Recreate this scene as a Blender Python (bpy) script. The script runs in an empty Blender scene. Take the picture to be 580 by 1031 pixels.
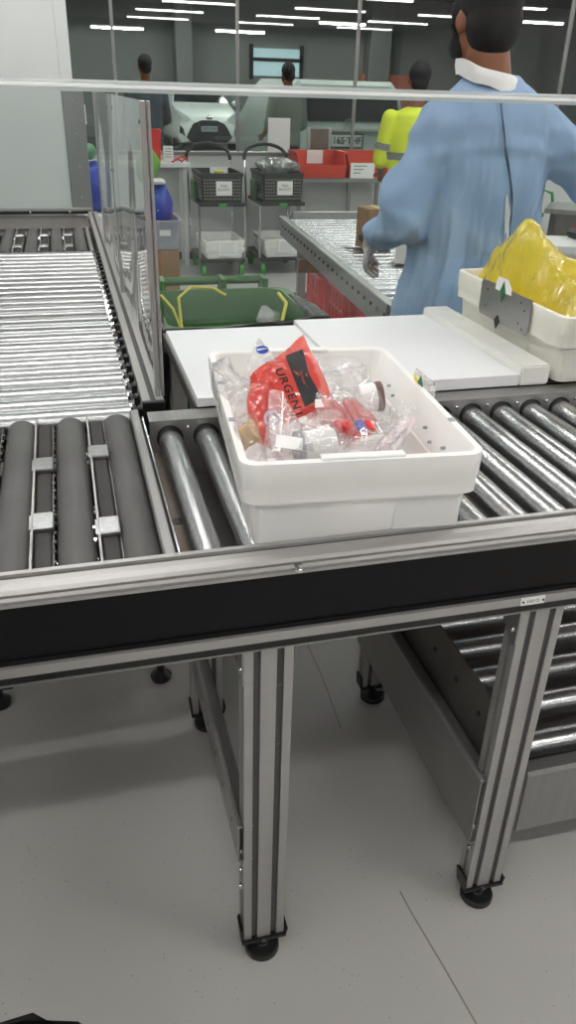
import bpy, bmesh, math, random
from mathutils import Matrix, Vector, noise
from mathutils.bvhtree import BVHTree
S = bpy.context.scene
COL = S.collection
rnd = random.Random(7)
PI = math.pi
V = Vector

# ------------------------------------------------------------------ camera
CH, CF = 1.5302, 789.09
PITCH, YAW, ROLL = 0.49445, 0.27384, 0.03024
_fw = V((math.sin(YAW)*math.cos(PITCH), math.cos(YAW)*math.cos(PITCH), -math.sin(PITCH)))
_r0 = V((math.cos(YAW), -math.sin(YAW), 0))
_u0 = _r0.cross(_fw)
_rt = math.cos(ROLL)*_r0 + math.sin(ROLL)*_u0
_up = -math.sin(ROLL)*_r0 + math.cos(ROLL)*_u0
cd = bpy.data.cameras.new('camera'); cam = bpy.data.objects.new('camera', cd); COL.objects.link(cam)
cam.matrix_world = Matrix(((_rt.x, _up.x, -_fw.x, 0), (_rt.y, _up.y, -_fw.y, 0), (_rt.z, _up.z, -_fw.z, CH), (0, 0, 0, 1)))
cd.sensor_fit = 'VERTICAL'; cd.sensor_height = 36; cd.lens = CF/1031*36; cd.clip_start = 0.02; cd.clip_end = 100
S.camera = cam

def at(px, py, Y):
    """the point of the place at depth Y that was measured at (px, py)"""
    d = _rt*((px-290)/CF) - _up*((py-515.5)/CF) + _fw
    return V((0, 0, CH)) + d*(Y/d.y)

# ------------------------------------------------------------------ materials
def lin(c): 
    c /= 255
    return c/12.92 if c <= .04045 else ((c+.055)/1.055)**2.4
def rgb(t): return (lin(t[0]), lin(t[1]), lin(t[2]), 1)

def mat(name, col, rough=.5, metal=0., var=0., vscale=6., bump=0., bscale=60., stretch=None, spec=None, emit=None, trans=0., col2=None, sss=0.):
    m = bpy.data.materials.new(name); m.use_nodes = True
    nt = m.node_tree; b = nt.nodes['Principled BSDF']
    b.inputs['Base Color'].default_value = rgb(col); b.inputs['Roughness'].default_value = rough; b.inputs['Metallic'].default_value = metal
    if spec is not None: b.inputs['Specular IOR Level'].default_value = spec
    tc = nt.nodes.new('ShaderNodeTexCoord'); mp = nt.nodes.new('ShaderNodeMapping'); nt.links.new(tc.outputs['Object'], mp.inputs[0])
    if stretch: mp.inputs['Scale'].default_value = stretch
    if var or col2:
        n = nt.nodes.new('ShaderNodeTexNoise'); n.inputs['Scale'].default_value = vscale; n.inputs['Detail'].default_value = 5
        nt.links.new(mp.outputs[0], n.inputs['Vector'])
        r = nt.nodes.new('ShaderNodeValToRGB'); nt.links.new(n.outputs['Fac'], r.inputs[0])
        c = rgb(col)
        c2 = rgb(col2) if col2 else tuple(x*(1-var) for x in c[:3])+(1,)
        c1 = c if col2 else tuple(min(1, x*(1+var*.6)) for x in c[:3])+(1,)
        r.color_ramp.elements[0].position = .35; r.color_ramp.elements[1].position = .65
        r.color_ramp.elements[0].color = c2; r.color_ramp.elements[1].color = c1
        nt.links.new(r.outputs[0], b.inputs['Base Color'])
    if bump:
        n2 = nt.nodes.new('ShaderNodeTexNoise'); n2.inputs['Scale'].default_value = bscale; n2.inputs['Detail'].default_value = 4
        nt.links.new(mp.outputs[0], n2.inputs['Vector'])
        bp = nt.nodes.new('ShaderNodeBump'); bp.inputs['Strength'].default_value = bump; bp.inputs['Distance'].default_value = .01
        nt.links.new(n2.outputs['Fac'], bp.inputs['Height']); nt.links.new(bp.outputs[0], b.inputs['Normal'])
    if emit: b.inputs['Emission Color'].default_value = rgb(col); b.inputs['Emission Strength'].default_value = emit
    if sss:
        b.inputs['Subsurface Weight'].default_value = sss; b.inputs['Subsurface Radius'].default_value = (.02, .02, .018); b.inputs['Subsurface Scale'].default_value = 1
    return m

def film(name, tint, body, bodyfac, rough=.08, ior=1.45, bump=0., bscale=30., gl=1., gl0=1.8):
    """thin clear sheet: see-through, milky by bodyfac, mirror by Fresnel"""
    m = bpy.data.materials.new(name); m.use_nodes = True; nt = m.node_tree; N = nt.nodes; L = nt.links
    N.remove(N['Principled BSDF'])
    tr = N.new('ShaderNodeBsdfTransparent'); tr.inputs[0].default_value = rgb(tint)
    df = N.new('ShaderNodeBsdfDiffuse'); df.inputs[0].default_value = rgb(body)
    tl = N.new('ShaderNodeBsdfTranslucent'); tl.inputs[0].default_value = rgb(body)
    m0 = N.new('ShaderNodeMixShader'); m0.inputs[0].default_value = .5; L.new(df.outputs[0], m0.inputs[1]); L.new(tl.outputs[0], m0.inputs[2])
    m1 = N.new('ShaderNodeMixShader'); m1.inputs[0].default_value = bodyfac; L.new(tr.outputs[0], m1.inputs[1]); L.new(m0.outputs[0], m1.inputs[2])
    g = N.new('ShaderNodeBsdfGlossy'); g.inputs['Roughness'].default_value = rough; g.inputs['Color'].default_value = (gl, gl, gl, 1)
    lw_ = N.new('ShaderNodeLayerWeight'); lw_.inputs['Blend'].default_value = .5
    pw = N.new('ShaderNodeMath'); pw.operation = 'POWER'; pw.inputs[1].default_value = 5; L.new(lw_.outputs['Facing'], pw.inputs[0])
    f0 = ((ior-1)/(ior+1))**2*gl0
    fr = N.new('ShaderNodeMath'); fr.operation = 'MULTIPLY_ADD'; fr.inputs[1].default_value = 1-f0; fr.inputs[2].default_value = f0; L.new(pw.outputs[0], fr.inputs[0])
    m2 = N.new('ShaderNodeMixShader'); L.new(fr.outputs[0], m2.inputs[0]); L.new(m1.outputs[0], m2.inputs[1]); L.new(g.outputs[0], m2.inputs[2])
    if bump:
        tc = N.new('ShaderNodeTexCoord'); n2 = N.new('ShaderNodeTexNoise'); n2.inputs['Scale'].default_value = bscale; n2.inputs['Detail'].default_value = 3
        n2.inputs['Distortion'].default_value = 1.2
        L.new(tc.outputs['Object'], n2.inputs['Vector'])
        bp = N.new('ShaderNodeBump'); bp.inputs['Strength'].default_value = bump; bp.inputs['Distance'].default_value = .02
        L.new(n2.outputs['Fac'], bp.inputs['Height'])
        L.new(bp.outputs[0], g.inputs['Normal']); L.new(bp.outputs[0], lw_.inputs['Normal'])
    L.new(m2.outputs[0], N['Material Output'].inputs[0])
    return m

M = {}
M['alu'] = mat('brushed_aluminium', (172, 170, 167), .40, .55, .03, 8, .02, 200, (1, 30, 30))
M['aludk'] = mat('slot_shade', (82, 81, 79), .6, .2)  # for dark strips: the shade inside slots and grooves put into colour
M['black'] = mat('black_panel', (12, 11, 13), .5, 0, .1, 20, spec=.25)
M['blackpl'] = mat('black_plastic', (20, 20, 21), .4)
M['rubber'] = mat('grey_rubber_sleeve', (88, 87, 86), .55, 0, .10, 9, .05, 90, spec=.4)
M['belt'] = mat('dark_belt', (56, 53, 52), .7, 0, .2, 14)
M['zinc'] = mat('zinc_tube', (190, 191, 192), .25, .93, .20, 170, .07, 260)
M['zincw'] = mat('bright_zinc_tube', (166, 167, 167), .30, .9, .10, 120, .05, 260)
M['steel'] = mat('stainless_sheet', (154, 153, 151), .34, .75, .06, 7, .03, 150, (40, 1, 1))
M['steeldk'] = mat('dull_steel', (112, 108, 104), .45, .65, .12, 9)
M['chrome'] = mat('polished_metal', (220, 220, 222), .14, 1.)
M['hood'] = mat('painted_steel_hood', (206, 210, 207), .42, .15, .04, 3)
M['tote'] = mat('white_polyethylene', (240, 239, 235), .42, 0, .02, 12, .02, 30, sss=.15)
M['toteg'] = mat('aged_white_polyethylene', (232, 230, 218), .45, 0, .03, 12, sss=.15)
M['board'] = mat('white_cutting_board', (233, 233, 234), .48, 0, .015, 5)
M['bar'] = mat('white_guide_bar', (236, 235, 229), .4, 0, .03, 16)
M['floor'] = None
M['wall'] = mat('white_wall_paint', (214, 215, 213), .55, 0, .02, 2)
M['greywall'] = mat('haze_cutting_grey', (104, 106, 108), .7)
M['ceil'] = mat('ceiling_paint', (205, 206, 204), .8)
M['desk'] = mat('white_laminate', (222, 222, 220), .4)
M['red'] = mat('red_plastic', (222, 54, 42), .38, 0, .08, 10)
M['redor'] = mat('orange_red_plastic', (206, 66, 42), .36, 0, .06, 8)
M['green'] = mat('green_bin_plastic', (62, 104, 54), .42, 0, .1, 6)
M['greenb'] = mat('bright_green', (60, 160, 62), .4)
M['greenbag'] = mat('green_fabric', (110, 165, 60), .6)
M['blue'] = mat('blue_plastic', (42, 70, 168), .42, 0, .1, 9)
M['greybin'] = mat('grey_tub', (150, 156, 165), .5)
M['card'] = mat('brown_cardboard', (150, 116, 82), .75, 0, .08, 8)
M['cardw'] = mat('white_carton', (222, 219, 212), .6)
M['paper'] = mat('white_paper', (236, 236, 233), .7)
M['ink'] = mat('black_ink', (26, 24, 26), .6)
M['crate'] = mat('dark_grey_crate', (46, 46, 45), .5, 0, .1, 12)
M['yellow'] = mat('yellow_strap', (214, 200, 50), .45)
M['hivis'] = mat('hi_vis_yellow_fabric', (214, 226, 52), .7, 0, .08, 14)
M['refl'] = mat('grey_reflective_tape', (130, 132, 128), .4)
M['navy'] = mat('navy_cloth', (38, 40, 52), .8)
M['skin'] = mat('brown_skin', (128, 80, 54), .5, 0, .1, 20, sss=.05)
M['hair'] = mat('black_hair', (14, 12, 12), .75, 0, .3, 60, .5, 240)
M['gown'] = mat('light_blue_gown', (154, 179, 212), .75, 0, .05, 5, .15, 25)
M['white_cloth'] = mat('white_cloth', (226, 226, 224), .7)
M['glove'] = mat('pale_glove', (196, 184, 180), .5)
M['garwall'] = mat('garage_wall_paint', (122, 126, 124), .8, 0, .04, 1)
M['garfloor'] = mat('garage_floor_concrete', (78, 78, 76), .6, 0, .1, 2)
M['garceil'] = mat('dark_garage_ceiling', (62, 63, 63), .9)
M['carw'] = mat('white_car_paint', (216, 222, 218), .25)
M['vanw'] = mat('pale_van_paint', (178, 190, 184), .3)
M['carglass'] = mat('dark_car_glass', (22, 25, 27), .08)
M['tyre'] = mat('tyre_rubber', (24, 24, 24), .8)
M['lamp'] = mat('headlight_glass', (214, 220, 222), .12, .3)
M['tail'] = mat('tail_light_red', (120, 28, 26), .2)
M['salmon'] = mat('salmon_paint', (196, 112, 92), .6)
M['lit'] = mat('lit_window_glass', (170, 200, 206), .4, emit=.55)
M['tube'] = mat('fluorescent_diffuser', (255, 253, 251), .4, emit=26)
M['tubeg'] = mat('garage_fluorescent_diffuser', (255, 253, 248), .4, emit=110)
M['tubec'] = mat('bright_spot_diffuser', (255, 253, 248), .4, emit=14)
M['brown'] = mat('brown_stained_steel', (112, 100, 92), .42, .5, .15, 12)
M['wood'] = mat('brown_plywood', (122, 92, 62), .6, 0, .15, 10)
M['jarlid'] = mat('brown_lid', (104, 78, 72), .4)
M['sample'] = mat('amber_sample', (190, 150, 60), .3)
M['bluecap'] = mat('blue_cap', (36, 84, 190), .35)
M['redcap'] = mat('red_cap', (206, 44, 44), .35)
M['pinkf'] = mat('pink_print', (226, 120, 130), .5)
M['bagblack'] = mat('black_liner', (12, 12, 13), .3, 0, 0, 1, .6, 18, spec=.3)
M['gstick'] = mat('green_sticker', (30, 110, 70), .4)
M['tape'] = mat('packing_tape', (190, 160, 110), .4)
M['acr'] = film('clear_acrylic', (243, 247, 246), (225, 230, 230), .012, .02, 1.42, gl0=1.)
M['acrw'] = film('wavy_clear_acrylic', (236, 240, 240), (215, 220, 222), .05, .03, 1.45, .14, 1.6, gl0=1.)
M['acre'] = film('polished_acrylic_edge', (235, 240, 240), (235, 238, 238), .5, .15, 1.5)
M['glass'] = film('wall_glass', (224, 228, 226), (200, 205, 205), .0, .004, 1.5, gl0=1.)
M['clear'] = film('clear_bag_film', (252, 251, 251), (250, 248, 248), .15, .06, 1.5, 1.0, 20, gl0=3.2)
M['clearpink'] = film('pink_tinted_bag_film', (244, 214, 214), (236, 190, 190), .30, .10, 1.5, .7, 40)
M['redfilm'] = film('red_bag_film', (248, 140, 124), (240, 112, 102), .64, .10, 1.45, .7, 20, gl0=2.4)
M['yelfilm'] = film('yellow_bag_film', (250, 236, 110), (244, 232, 72), .66, .08, 1.5, 1.0, 17, gl0=2.6)

def floor_mat():
    m = bpy.data.materials.new('speckled_vinyl_floor'); m.use_nodes = True; nt = m.node_tree; N = nt.nodes; L = nt.links
    b = N['Principled BSDF']; b.inputs['Roughness'].default_value = .42
    tc = N.new('ShaderNodeTexCoord')
    n = N.new('ShaderNodeTexNoise'); n.inputs['Scale'].default_value = 1.6; n.inputs['Detail'].default_value = 4; L.new(tc.outputs['Object'], n.inputs['Vector'])
    r = N.new('ShaderNodeValToRGB'); r.color_ramp.elements[0].color = rgb((182, 180, 176)); r.color_ramp.elements[1].color = rgb((193, 191, 187)); L.new(n.outputs['Fac'], r.inputs[0])
    v = N.new('ShaderNodeTexVoronoi'); v.inputs['Scale'].default_value = 62; L.new(tc.outputs['Object'], v.inputs['Vector'])
    rr = N.new('ShaderNodeValToRGB'); rr.color_ramp.elements[0].position = .07; rr.color_ramp.elements[0].color = (1, 1, 1, 1)
    rr.color_ramp.elements[1].position = .10; rr.color_ramp.elements[1].color = (0, 0, 0, 1); L.new(v.outputs['Distance'], rr.inputs[0])
    v2 = N.new('ShaderNodeTexNoise'); v2.inputs['Scale'].default_value = 22; L.new(tc.outputs['Object'], v2.inputs['Vector'])
    r2 = N.new('ShaderNodeValToRGB'); r2.color_ramp.elements[0].position = .44; r2.color_ramp.elements[0].color = (0, 0, 0, 1); r2.color_ramp.elements[1].position = .56; L.new(v2.outputs['Fac'], r2.inputs[0])
    mu = N.new('ShaderNodeMath'); mu.operation = 'MULTIPLY'; L.new(rr.outputs[0], mu.inputs[0]); L.new(r2.outputs[0], mu.inputs[1])
    mx = N.new('ShaderNodeMixRGB'); L.new(mu.outputs[0], mx.inputs[0]); L.new(r.outputs[0], mx.inputs[1]); mx.inputs[2].default_value = rgb((128, 122, 116))
    L.new(mx.outputs[0], b.inputs['Base Color'])
    return m
M['floor'] = floor_mat()

# ------------------------------------------------------------------ mesh helper
class G:
    def __init__(s): s.bm = bmesh.new()
    def face(s, vs, m=0):
        try:
            f = s.bm.faces.new(vs); f.material_index = m; return f
        except ValueError: return None
    def box(s, x0, x1, y0, y1, z0, z1, bev=0., m=0, R=None, seg=1):
        if x1 < x0: x0, x1 = x1, x0
        if y1 < y0: y0, y1 = y1, y0
        if z1 < z0: z0, z1 = z1, z0
        t = bmesh.new(); bmesh.ops.create_cube(t, size=1)
        bmesh.ops.transform(t, matrix=Matrix.Translation(((x0+x1)/2, (y0+y1)/2, (z0+z1)/2)) @ Matrix.Diagonal((x1-x0, y1-y0, z1-z0, 1)), verts=t.verts)
        if bev: bmesh.ops.bevel(t, geom=t.edges[:], offset=min(bev, .45*min(x1-x0, y1-y0, z1-z0)), segments=seg, affect='EDGES')
        if R is not None: bmesh.ops.transform(t, matrix=R, verts=t.verts)
        s.merge(t, m); return s
    def merge(s, t, m=None):
        mp = {}
        for v in t.verts: mp[v.index if False else v] = s.bm.verts.new(v.co)
        for f in t.faces:
            g = s.face([mp[v] for v in f.verts], f.material_index if m is None else m)
        t.free()
    def rings(s, rs, m=0, cap0=True, cap1=True, closed=True):
        vr = [[s.bm.verts.new(p) for p in r] for r in rs]
        n = len(vr[0])
        for a, b in zip(vr, vr[1:]):
            for i in range(n if closed else n-1):
                j = (i+1) % n
                s.face([a[i], a[j], b[j], b[i]], m)
        if cap0: s.face(vr[0][::-1], m)
        if cap1: s.face(vr[-1], m)
        return s
    def cyl(s, p, q, r, n=16, r2=None, m=0, cap=True):
        p, q = V(p), V(q); d = (q-p).normalized()
        a = d.orthogonal().normalized(); b = d.cross(a)
        r2 = r if r2 is None else r2
        rs = [[c+(a*math.cos(2*PI*i/n)+b*math.sin(2*PI*i/n))*rr for i in range(n)] for c, rr in ((p, r), (q, r2))]
        return s.rings(rs, m, cap, cap)
    def tube(s, pts, r, n=8, m=0):
        pts = [V(p) for p in pts]; rs = []
        a = None
        for i, p in enumerate(pts):
            d = (pts[min(i+1, len(pts)-1)]-pts[max(i-1, 0)]).normalized()
            a = d.orthogonal().normalized() if a is None else (a-d*a.dot(d)).normalized()
            b = d.cross(a); rr = r[i] if isinstance(r, (list, tuple)) else r
            rs.append([p+(a*math.cos(2*PI*k/n)+b*math.sin(2*PI*k/n))*rr for k in range(n)])
        return s.rings(rs, m)
    def lathe(s, o, prof, n=24, m=0, axis=(0, 0, 1), cap0=True, cap1=True):
        d = V(axis).normalized(); a = d.orthogonal().normalized(); b = d.cross(a); o = V(o)
        return s.rings([[o+d*z+(a*math.cos(2*PI*i/n)+b*math.sin(2*PI*i/n))*r for i in range(n)] for r, z in prof], m, cap0, cap1)
    def prism(s, poly, ax, c0, c1, m=0):
        f = {'x': lambda u, v, c: V((c, u, v)), 'y': lambda u, v, c: V((u, c, v)), 'z': lambda u, v, c: V((u, v, c))}[ax]
        return s.rings([[f(u, v, c) for u, v in poly] for c in (c0, c1)], m)
    def sphere(s, c, r, m=0, seg=14, R=None):
        t = bmesh.new(); bmesh.ops.create_uvsphere(t, u_segments=seg, v_segments=max(6, seg*2//3), radius=1)
        r = r if isinstance(r, (tuple, list)) else (r, r, r)
        mm = Matrix.Translation(c) @ (R or Matrix()) @ Matrix.Diagonal((*r, 1))
        bmesh.ops.transform(t, matrix=mm, verts=t.verts); s.merge(t, m); return s
    def mesh(s, name, mats, sharp=35):
        bmesh.ops.recalc_face_normals(s.bm, faces=s.bm.faces[:])
        me = bpy.data.meshes.new(name); s.bm.to_mesh(me); s.bm.free()
        for m in (mats if isinstance(mats, (list, tuple)) else [mats]): me.materials.append(m)
        if sharp:
            for p in me.polygons: p.use_smooth = True
            me.set_sharp_from_angle(angle=math.radians(sharp))
        return me
    def build(s, name, mats, parent=None, label=None, cat=None, group=None, kind=None, sharp=35):
        return link(name, s.mesh(name, mats, sharp), parent, label, cat, group, kind)

W = {}
def tagit(o, label=None, cat=None, group=None, kind=None):
    if label: o['label'] = label
    if cat: o['category'] = cat
    if group: o['group'] = group
    if kind: o['kind'] = kind
    return o
def link(name, me, parent=None, label=None, cat=None, group=None, kind=None):
    o = bpy.data.objects.new(name, me); COL.objects.link(o)
    if parent is not None:
        w = W[parent]; me.transform(w.inverted()); o.parent = parent; W[o] = w
    else:
        if kind != 'structure':
            xs = [v.co for v in me.vertices]
            lo = V([min(c[i] for c in xs) for i in range(3)]); hi = V([max(c[i] for c in xs) for i in range(3)])
            c = V(((lo.x+hi.x)/2, (lo.y+hi.y)/2, lo.z)); me.transform(Matrix.Translation(-c)); o.location = c
            W[o] = Matrix.Translation(c)
        else: W[o] = Matrix()
    return tagit(o, label, cat, group, kind)
def thing(name, label, cat, loc=(0, 0, 0), rotz=0., group=None):
    o = bpy.data.objects.new(name, None); COL.objects.link(o); o.location = loc; o.rotation_euler = (0, 0, rotz); o.empty_display_size = .05
    W[o] = Matrix.Translation(loc) @ Matrix.Rotation(rotz, 4, 'Z')
    return tagit(o, label, cat, group)
def dup(o, loc=None, rotz=None, label=None, parent=None):
    c = o.copy(); COL.objects.link(c); W[c] = W[o]
    if parent is not None: c.parent = parent
    if loc is not None: c.location = loc
    if rotz is not None: c.rotation_euler = (0, 0, rotz)
    if label: c['label'] = label
    for ch in list(o.children): dup(ch, parent=c)
    return c
def text(name, body, size, mtx, m, parent, thick=.0004, spacing=1., bold=False, drape=None, ddir=None):
    cu = bpy.data.curves.new(name, 'FONT'); cu.body = body; cu.size = size; cu.align_x = 'CENTER'; cu.align_y = 'CENTER'
    cu.extrude = thick; cu.space_character = spacing; cu.resolution_u = 3
    if bold: cu.offset = size*.02
    t = bpy.data.objects.new(name, cu); COL.objects.link(t)
    bpy.context.view_layer.update()
    me = bpy.data.meshes.new_from_object(t.evaluated_get(bpy.context.evaluated_depsgraph_get()))
    bpy.data.objects.remove(t); bpy.data.curves.remove(cu)
    me.transform(mtx)
    me.materials.clear(); me.materials.append(m)
    if drape: drape_mesh(me, drape, ddir)
    return link(name, me, parent)
def drape_mesh(me, bvh, d, off=.0016):
    d = V(d).normalized()
    for v in me.vertices:
        h = bvh.ray_cast(v.co - d*.5, d)
        if h[0] is not None: v.co = h[0] - d*off
def frame(o, x, y):
    x = V(x).normalized(); y = V(y); y = (y-x*y.dot(x)).normalized(); z = x.cross(y)
    return Matrix(((x.x, y.x, z.x, o[0]), (x.y, y.y, z.y, o[1]), (x.z, y.z, z.z, o[2]), (0, 0, 0, 1)))
def FX(o): return frame(o, (1, 0, 0), (0, 0, 1))       # upright, facing -Y

def world_bvh(o):
    me = o.data; w = W[o]
    return BVHTree.FromPolygons([w @ v.co for v in me.vertices], [p.vertices[:] for p in me.polygons])

# ------------------------------------------------------------------ the setting
WY = 8.15
G().box(-5, 8, -3.5, WY, -.1, 0).build('floor', M['floor'], kind='structure', sharp=0)
G().box(-5, 8, -3.5, WY+.1, 2.76, 2.86).build('ceiling', M['ceil'], kind='structure', sharp=0)
G().box(-5.1, -5, -3.5, WY+.1, 0, 2.76).build('wall_left', M['wall'], kind='structure', sharp=0)
G().box(8, 8.1, -3.5, WY+.1, 0, 2.76).build('wall_right', M['wall'], kind='structure', sharp=0)
G().box(-5, 8, -3.6, -3.5, 0, 2.76).build('wall_front', M['greywall'], kind='structure', sharp=0)  # unseen wall, greyed to cut reflected haze and fill light
# back partition: white dado with a sill and a band of glass above
SZ = .985
G().box(-5, 8, WY, WY+.1, 0, SZ-.03).build('wall_back', M['wall'], kind='structure', sharp=0)
G().box(-5, 8, WY-.02, WY+.12, SZ-.03, SZ, .004).build('trim_1', M['steel'], kind='structure')
G().box(-5, 8, WY-.03, WY, 0, .07).build('baseboard_back', M['steeldk'], kind='structure')
xs = [-5, -3.0, -.6, .565, 1.685, 2.85, 4.0, 5.09, 6.4, 8]
for i, (a, b) in enumerate(zip(xs, xs[1:])):
    w = G().box(a+.012, b-.012, WY+.045, WY+.055, SZ, 2.76).build('window_%d' % (i+1), M['glass'], kind='structure', sharp=0)
for i, a in enumerate(xs[1:-1]):
    G().box(a-.013, a-.006, WY+.03, WY+.07, SZ, 2.76).box(a-.006, a+.006, WY+.055, WY+.062, SZ, 2.76).box(a+.006, a+.013, WY+.03, WY+.07, SZ, 2.76).build('trim_%d' % (i+2), M['alu'], kind='structure')
# floor weld seam
def seam(pts, hw, m, nm):
    g = G()
    g.rings([[V((x-hw, y, 0)), V((x+hw, y, 0)), V((x+hw, y, .0006)), V((x-hw, y, .0006))] for x, y in pts])
    g.build(nm, m, kind='structure')
seam([(.603, 1.95), (.603, 1.7), (.590, 1.50)], .0016, mat('pale_seam_weld', (150, 148, 145), .5), 'trim_20')  # far stretch of the weld, paler and greyer
seam([(.560, 1.0), (.565, .945), (.582, .82), (.596, .70), (.61, .5), (.62, .3)], .0014, mat('seam_weld', (132, 126, 108), .5), 'trim_21')
# the garage beyond the glass
GY = 27.
G().box(-14, 26, WY+.12, GY, -.05, .10).build('floor_garage', M['garfloor'], kind='structure', sharp=0)
G().box(-14, 26, GY, GY+.1, -.05, 4.2).build('wall_garage', M['garwall'], kind='structure', sharp=0)
G().box(-14, 26, WY+.12, GY, 4.2, 4.3).build('ceiling_garage', M['garceil'], kind='structure', sharp=0)
G().box(-14.1, -14, WY+.12, GY, -.05, 4.2).build('wall_garage_left', M['garwall'], kind='structure', sharp=0)
G().box(26, 26.1, WY+.12, GY, -.05, 4.2).build('wall_garage_right', M['garwall'], kind='structure', sharp=0)
for i, (xa, xb) in enumerate(((3.6, 4.1), (9.6, 10.3), (-1.0, -.4), (14.5, 15.4))):
    G().box(xa, xb, GY-.6, GY, -.05, 4.2, .02).build('trim_%d' % (30+i), M['garwall'], kind='structure')
for i in range(7):
    G().box(-14, 26, 11.2+i*2.3, 11.36+i*2.3, 3.9, 4.2).build('trim_%d' % (40+i), M['garceil'], kind='structure')

# ------------------------------------------------------------------ lights
def batten(L, m):
    t = thing('ceiling_light', 'x', 'light')
    G().prism([(-.09, 0), (.09, 0), (.06, -.03), (-.06, -.03)], 'x', -L/2, L/2).build('housing', M['paper'], t)
    G().prism([(-.055, -.031), (.055, -.031), (.045, -.055), (-.045, -.055)], 'x', -L/2+.02, L/2-.02).build('diffuser', m, t)
    return t
b0 = batten(1.25, M['tube']); first = True
for yy in (-2.2, -.3, 1.55, 3.6, 5.8):
    for xx in (-2.6, -.35, 2.2, 4.4, 6.6):
        l = b0 if first else dup(b0); first = False
        l.location = (xx+(.25 if yy > 1 else 0), yy, 2.758); l['label'] = 'white fluorescent batten on the ceiling of the white room'; l['group'] = 'fluorescent battens of the white room'
b1 = batten(1.1, M['tubeg']); first = True
gl = [at(118, 26, 19.5), at(242, 30, 19.8), at(345, 22, 20), at(546, 21, 19.5)] + [V((x, y, 4.14)) for y in (9.2, 10.6, 13.4, 17.0, 21.0, 24.6) for x in (-1, 2.2, 5.4, 9.)]  # the ceiling grid is unseen, added to light the cars and far wall
for p in gl:
    l = b1 if first else dup(b1); first = False
    l.location = p; l['label'] = 'bare fluorescent batten in the dark garage, most of them unseen and added for light'; l['group'] = 'fluorescent battens of the garage'

# ------------------------------------------------------------------ front roller conveyor
Y0 = .9301; ZT = .9352
rc = thing('roller_conveyor', 'long roller conveyor in front with black side rail, zinc rollers and grooved aluminium legs', 'conveyor', (.4, 1.25, 0))
XA, XB = -1.3, 1.75
rail = G().prism([(Y0+.046, .9352), (Y0+.037, .9352), (Y0+.036, .930), (Y0+.026, .930), (Y0+.025, .9352), (Y0+.012, .9350), (Y0+.003, .931), (Y0-.001, .926), (Y0+.005, .918), (Y0+.002, .9135), (Y0-.004, .9125), (Y0-.004, .9072), (Y0+.046, .9072)], 'x', XA, XB).build('top_rail', M['alu'], rc, sharp=20)
G().box(XA, XB, Y0+.0255, Y0+.0365, .9298, .9308).build('rail_slot', M['aludk'], rc)
G().box(XA, XB, Y0+.003, Y0+.05, .8061, .9072).box(XA, XB, Y0, Y0+.004, .8145, .816).build('side_panel', M['black'], rc, 'black side panel')
G().prism([(Y0-.004, .8061), (Y0-.004, .790), (Y0+.046, .790), (Y0+.046, .8061)], 'x', XA, XB).build('bottom_rail', M['alu'], rc)
G().box(XA, XB, Y0-.001, Y0+.045, .776, .790).build('lower_strip', M['blackpl'], rc, 'black strip')
G().box(XA, XB, Y0-.003, Y0+.045, .7735, .7762).build('bottom_lip', M['steel'], rc)
bt = G().cyl((.2795, Y0-.006, .9165), (.2795, Y0+.01, .9165), .0065, 16).cyl((.2795, Y0-.012, .9165), (.2795, Y0-.005, .9165), .0045, 6).sphere((.2795, Y0-.010, .9165), .0035, 0, 8).build('bolt', M['chrome'], rc)
# name plate
p0, p1 = at(522.5, 606.5, Y0-.005), at(550, 603.2, Y0-.005)
pc = (p0+p1)/2
npl = G().box(pc.x-.0225, pc.x+.0225, Y0-.0065, Y0-.004, .7905, .8065, .001).build('name_plate', M['paper'], rc, 'white riveted name plate')
for sx in (-1, 1): G().cyl((pc.x+sx*.0185, Y0-.008, .7985), (pc.x+sx*.0185, Y0-.006, .7985), .0018, 10).build('rivet', M['ink'], npl)
text('lettering', 'LGZ C5', .0070, FX((pc.x, Y0-.0068, .7988)), mat('grey_engraving', (110, 108, 108), .6), npl, .0002)
# rear plate with ledge; black discs stand in for the notches round the roller ends
PY0 = 1.505
RX = [.165+.0757*k for k in range(-0, 19)]
rp = G()
rp.prism([(PY0, .70), (PY0, .929), (PY0+.0475, .932), (PY0+.0475, .928), (PY0+.004, .925), (PY0+.004, .70)], 'x', .125, XB)
rp.build('rear_plate', M['steel'], rc)
ro = None
for k, x in enumerate(RX):
    g = G().cyl((x, Y0+.047, .8875), (x, PY0-.004, .8875), .0245, 22)
    o = g.build('roller', M['zinc'], rc, sharp=40)
    ring = G().cyl((x, PY0-.0035, .8905), (x, PY0-.0002, .8905), .0275, 22).build('notch_shade_disc', M['blackpl'], o)  # black disc: the shade in the roller notch is put into colour
    xb = x+.0378
    G().sphere((xb, PY0-.001, .912), .004, 0, 8).build('rivet', M['chrome'], rc)
# brown dished plate and edge strip at the left end
G().box(.126, .150, Y0+.05, PY0, .858, .862).cyl((.139, 1.2, .8605), (.139, 1.2, .863), .012, 14, m=1).build('gap_plate', [M['brown'], M['blackpl']], rc)
G().box(.113, .116, Y0+.05, PY0+.04, .86, .925).build('edge_strip', M['chrome'], rc)
for k in range(6): G().cyl((.1125, 1.03+k*.09, .893), (.1245, 1.03+k*.09, .893), .004, 8).build('bolt', M['steeldk'], rc)
# floor of the drive tray under the rollers
G().box(.16, XB, Y0+.05, PY0, .80, .803).build('tray', M['steeldk'], rc)
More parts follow.
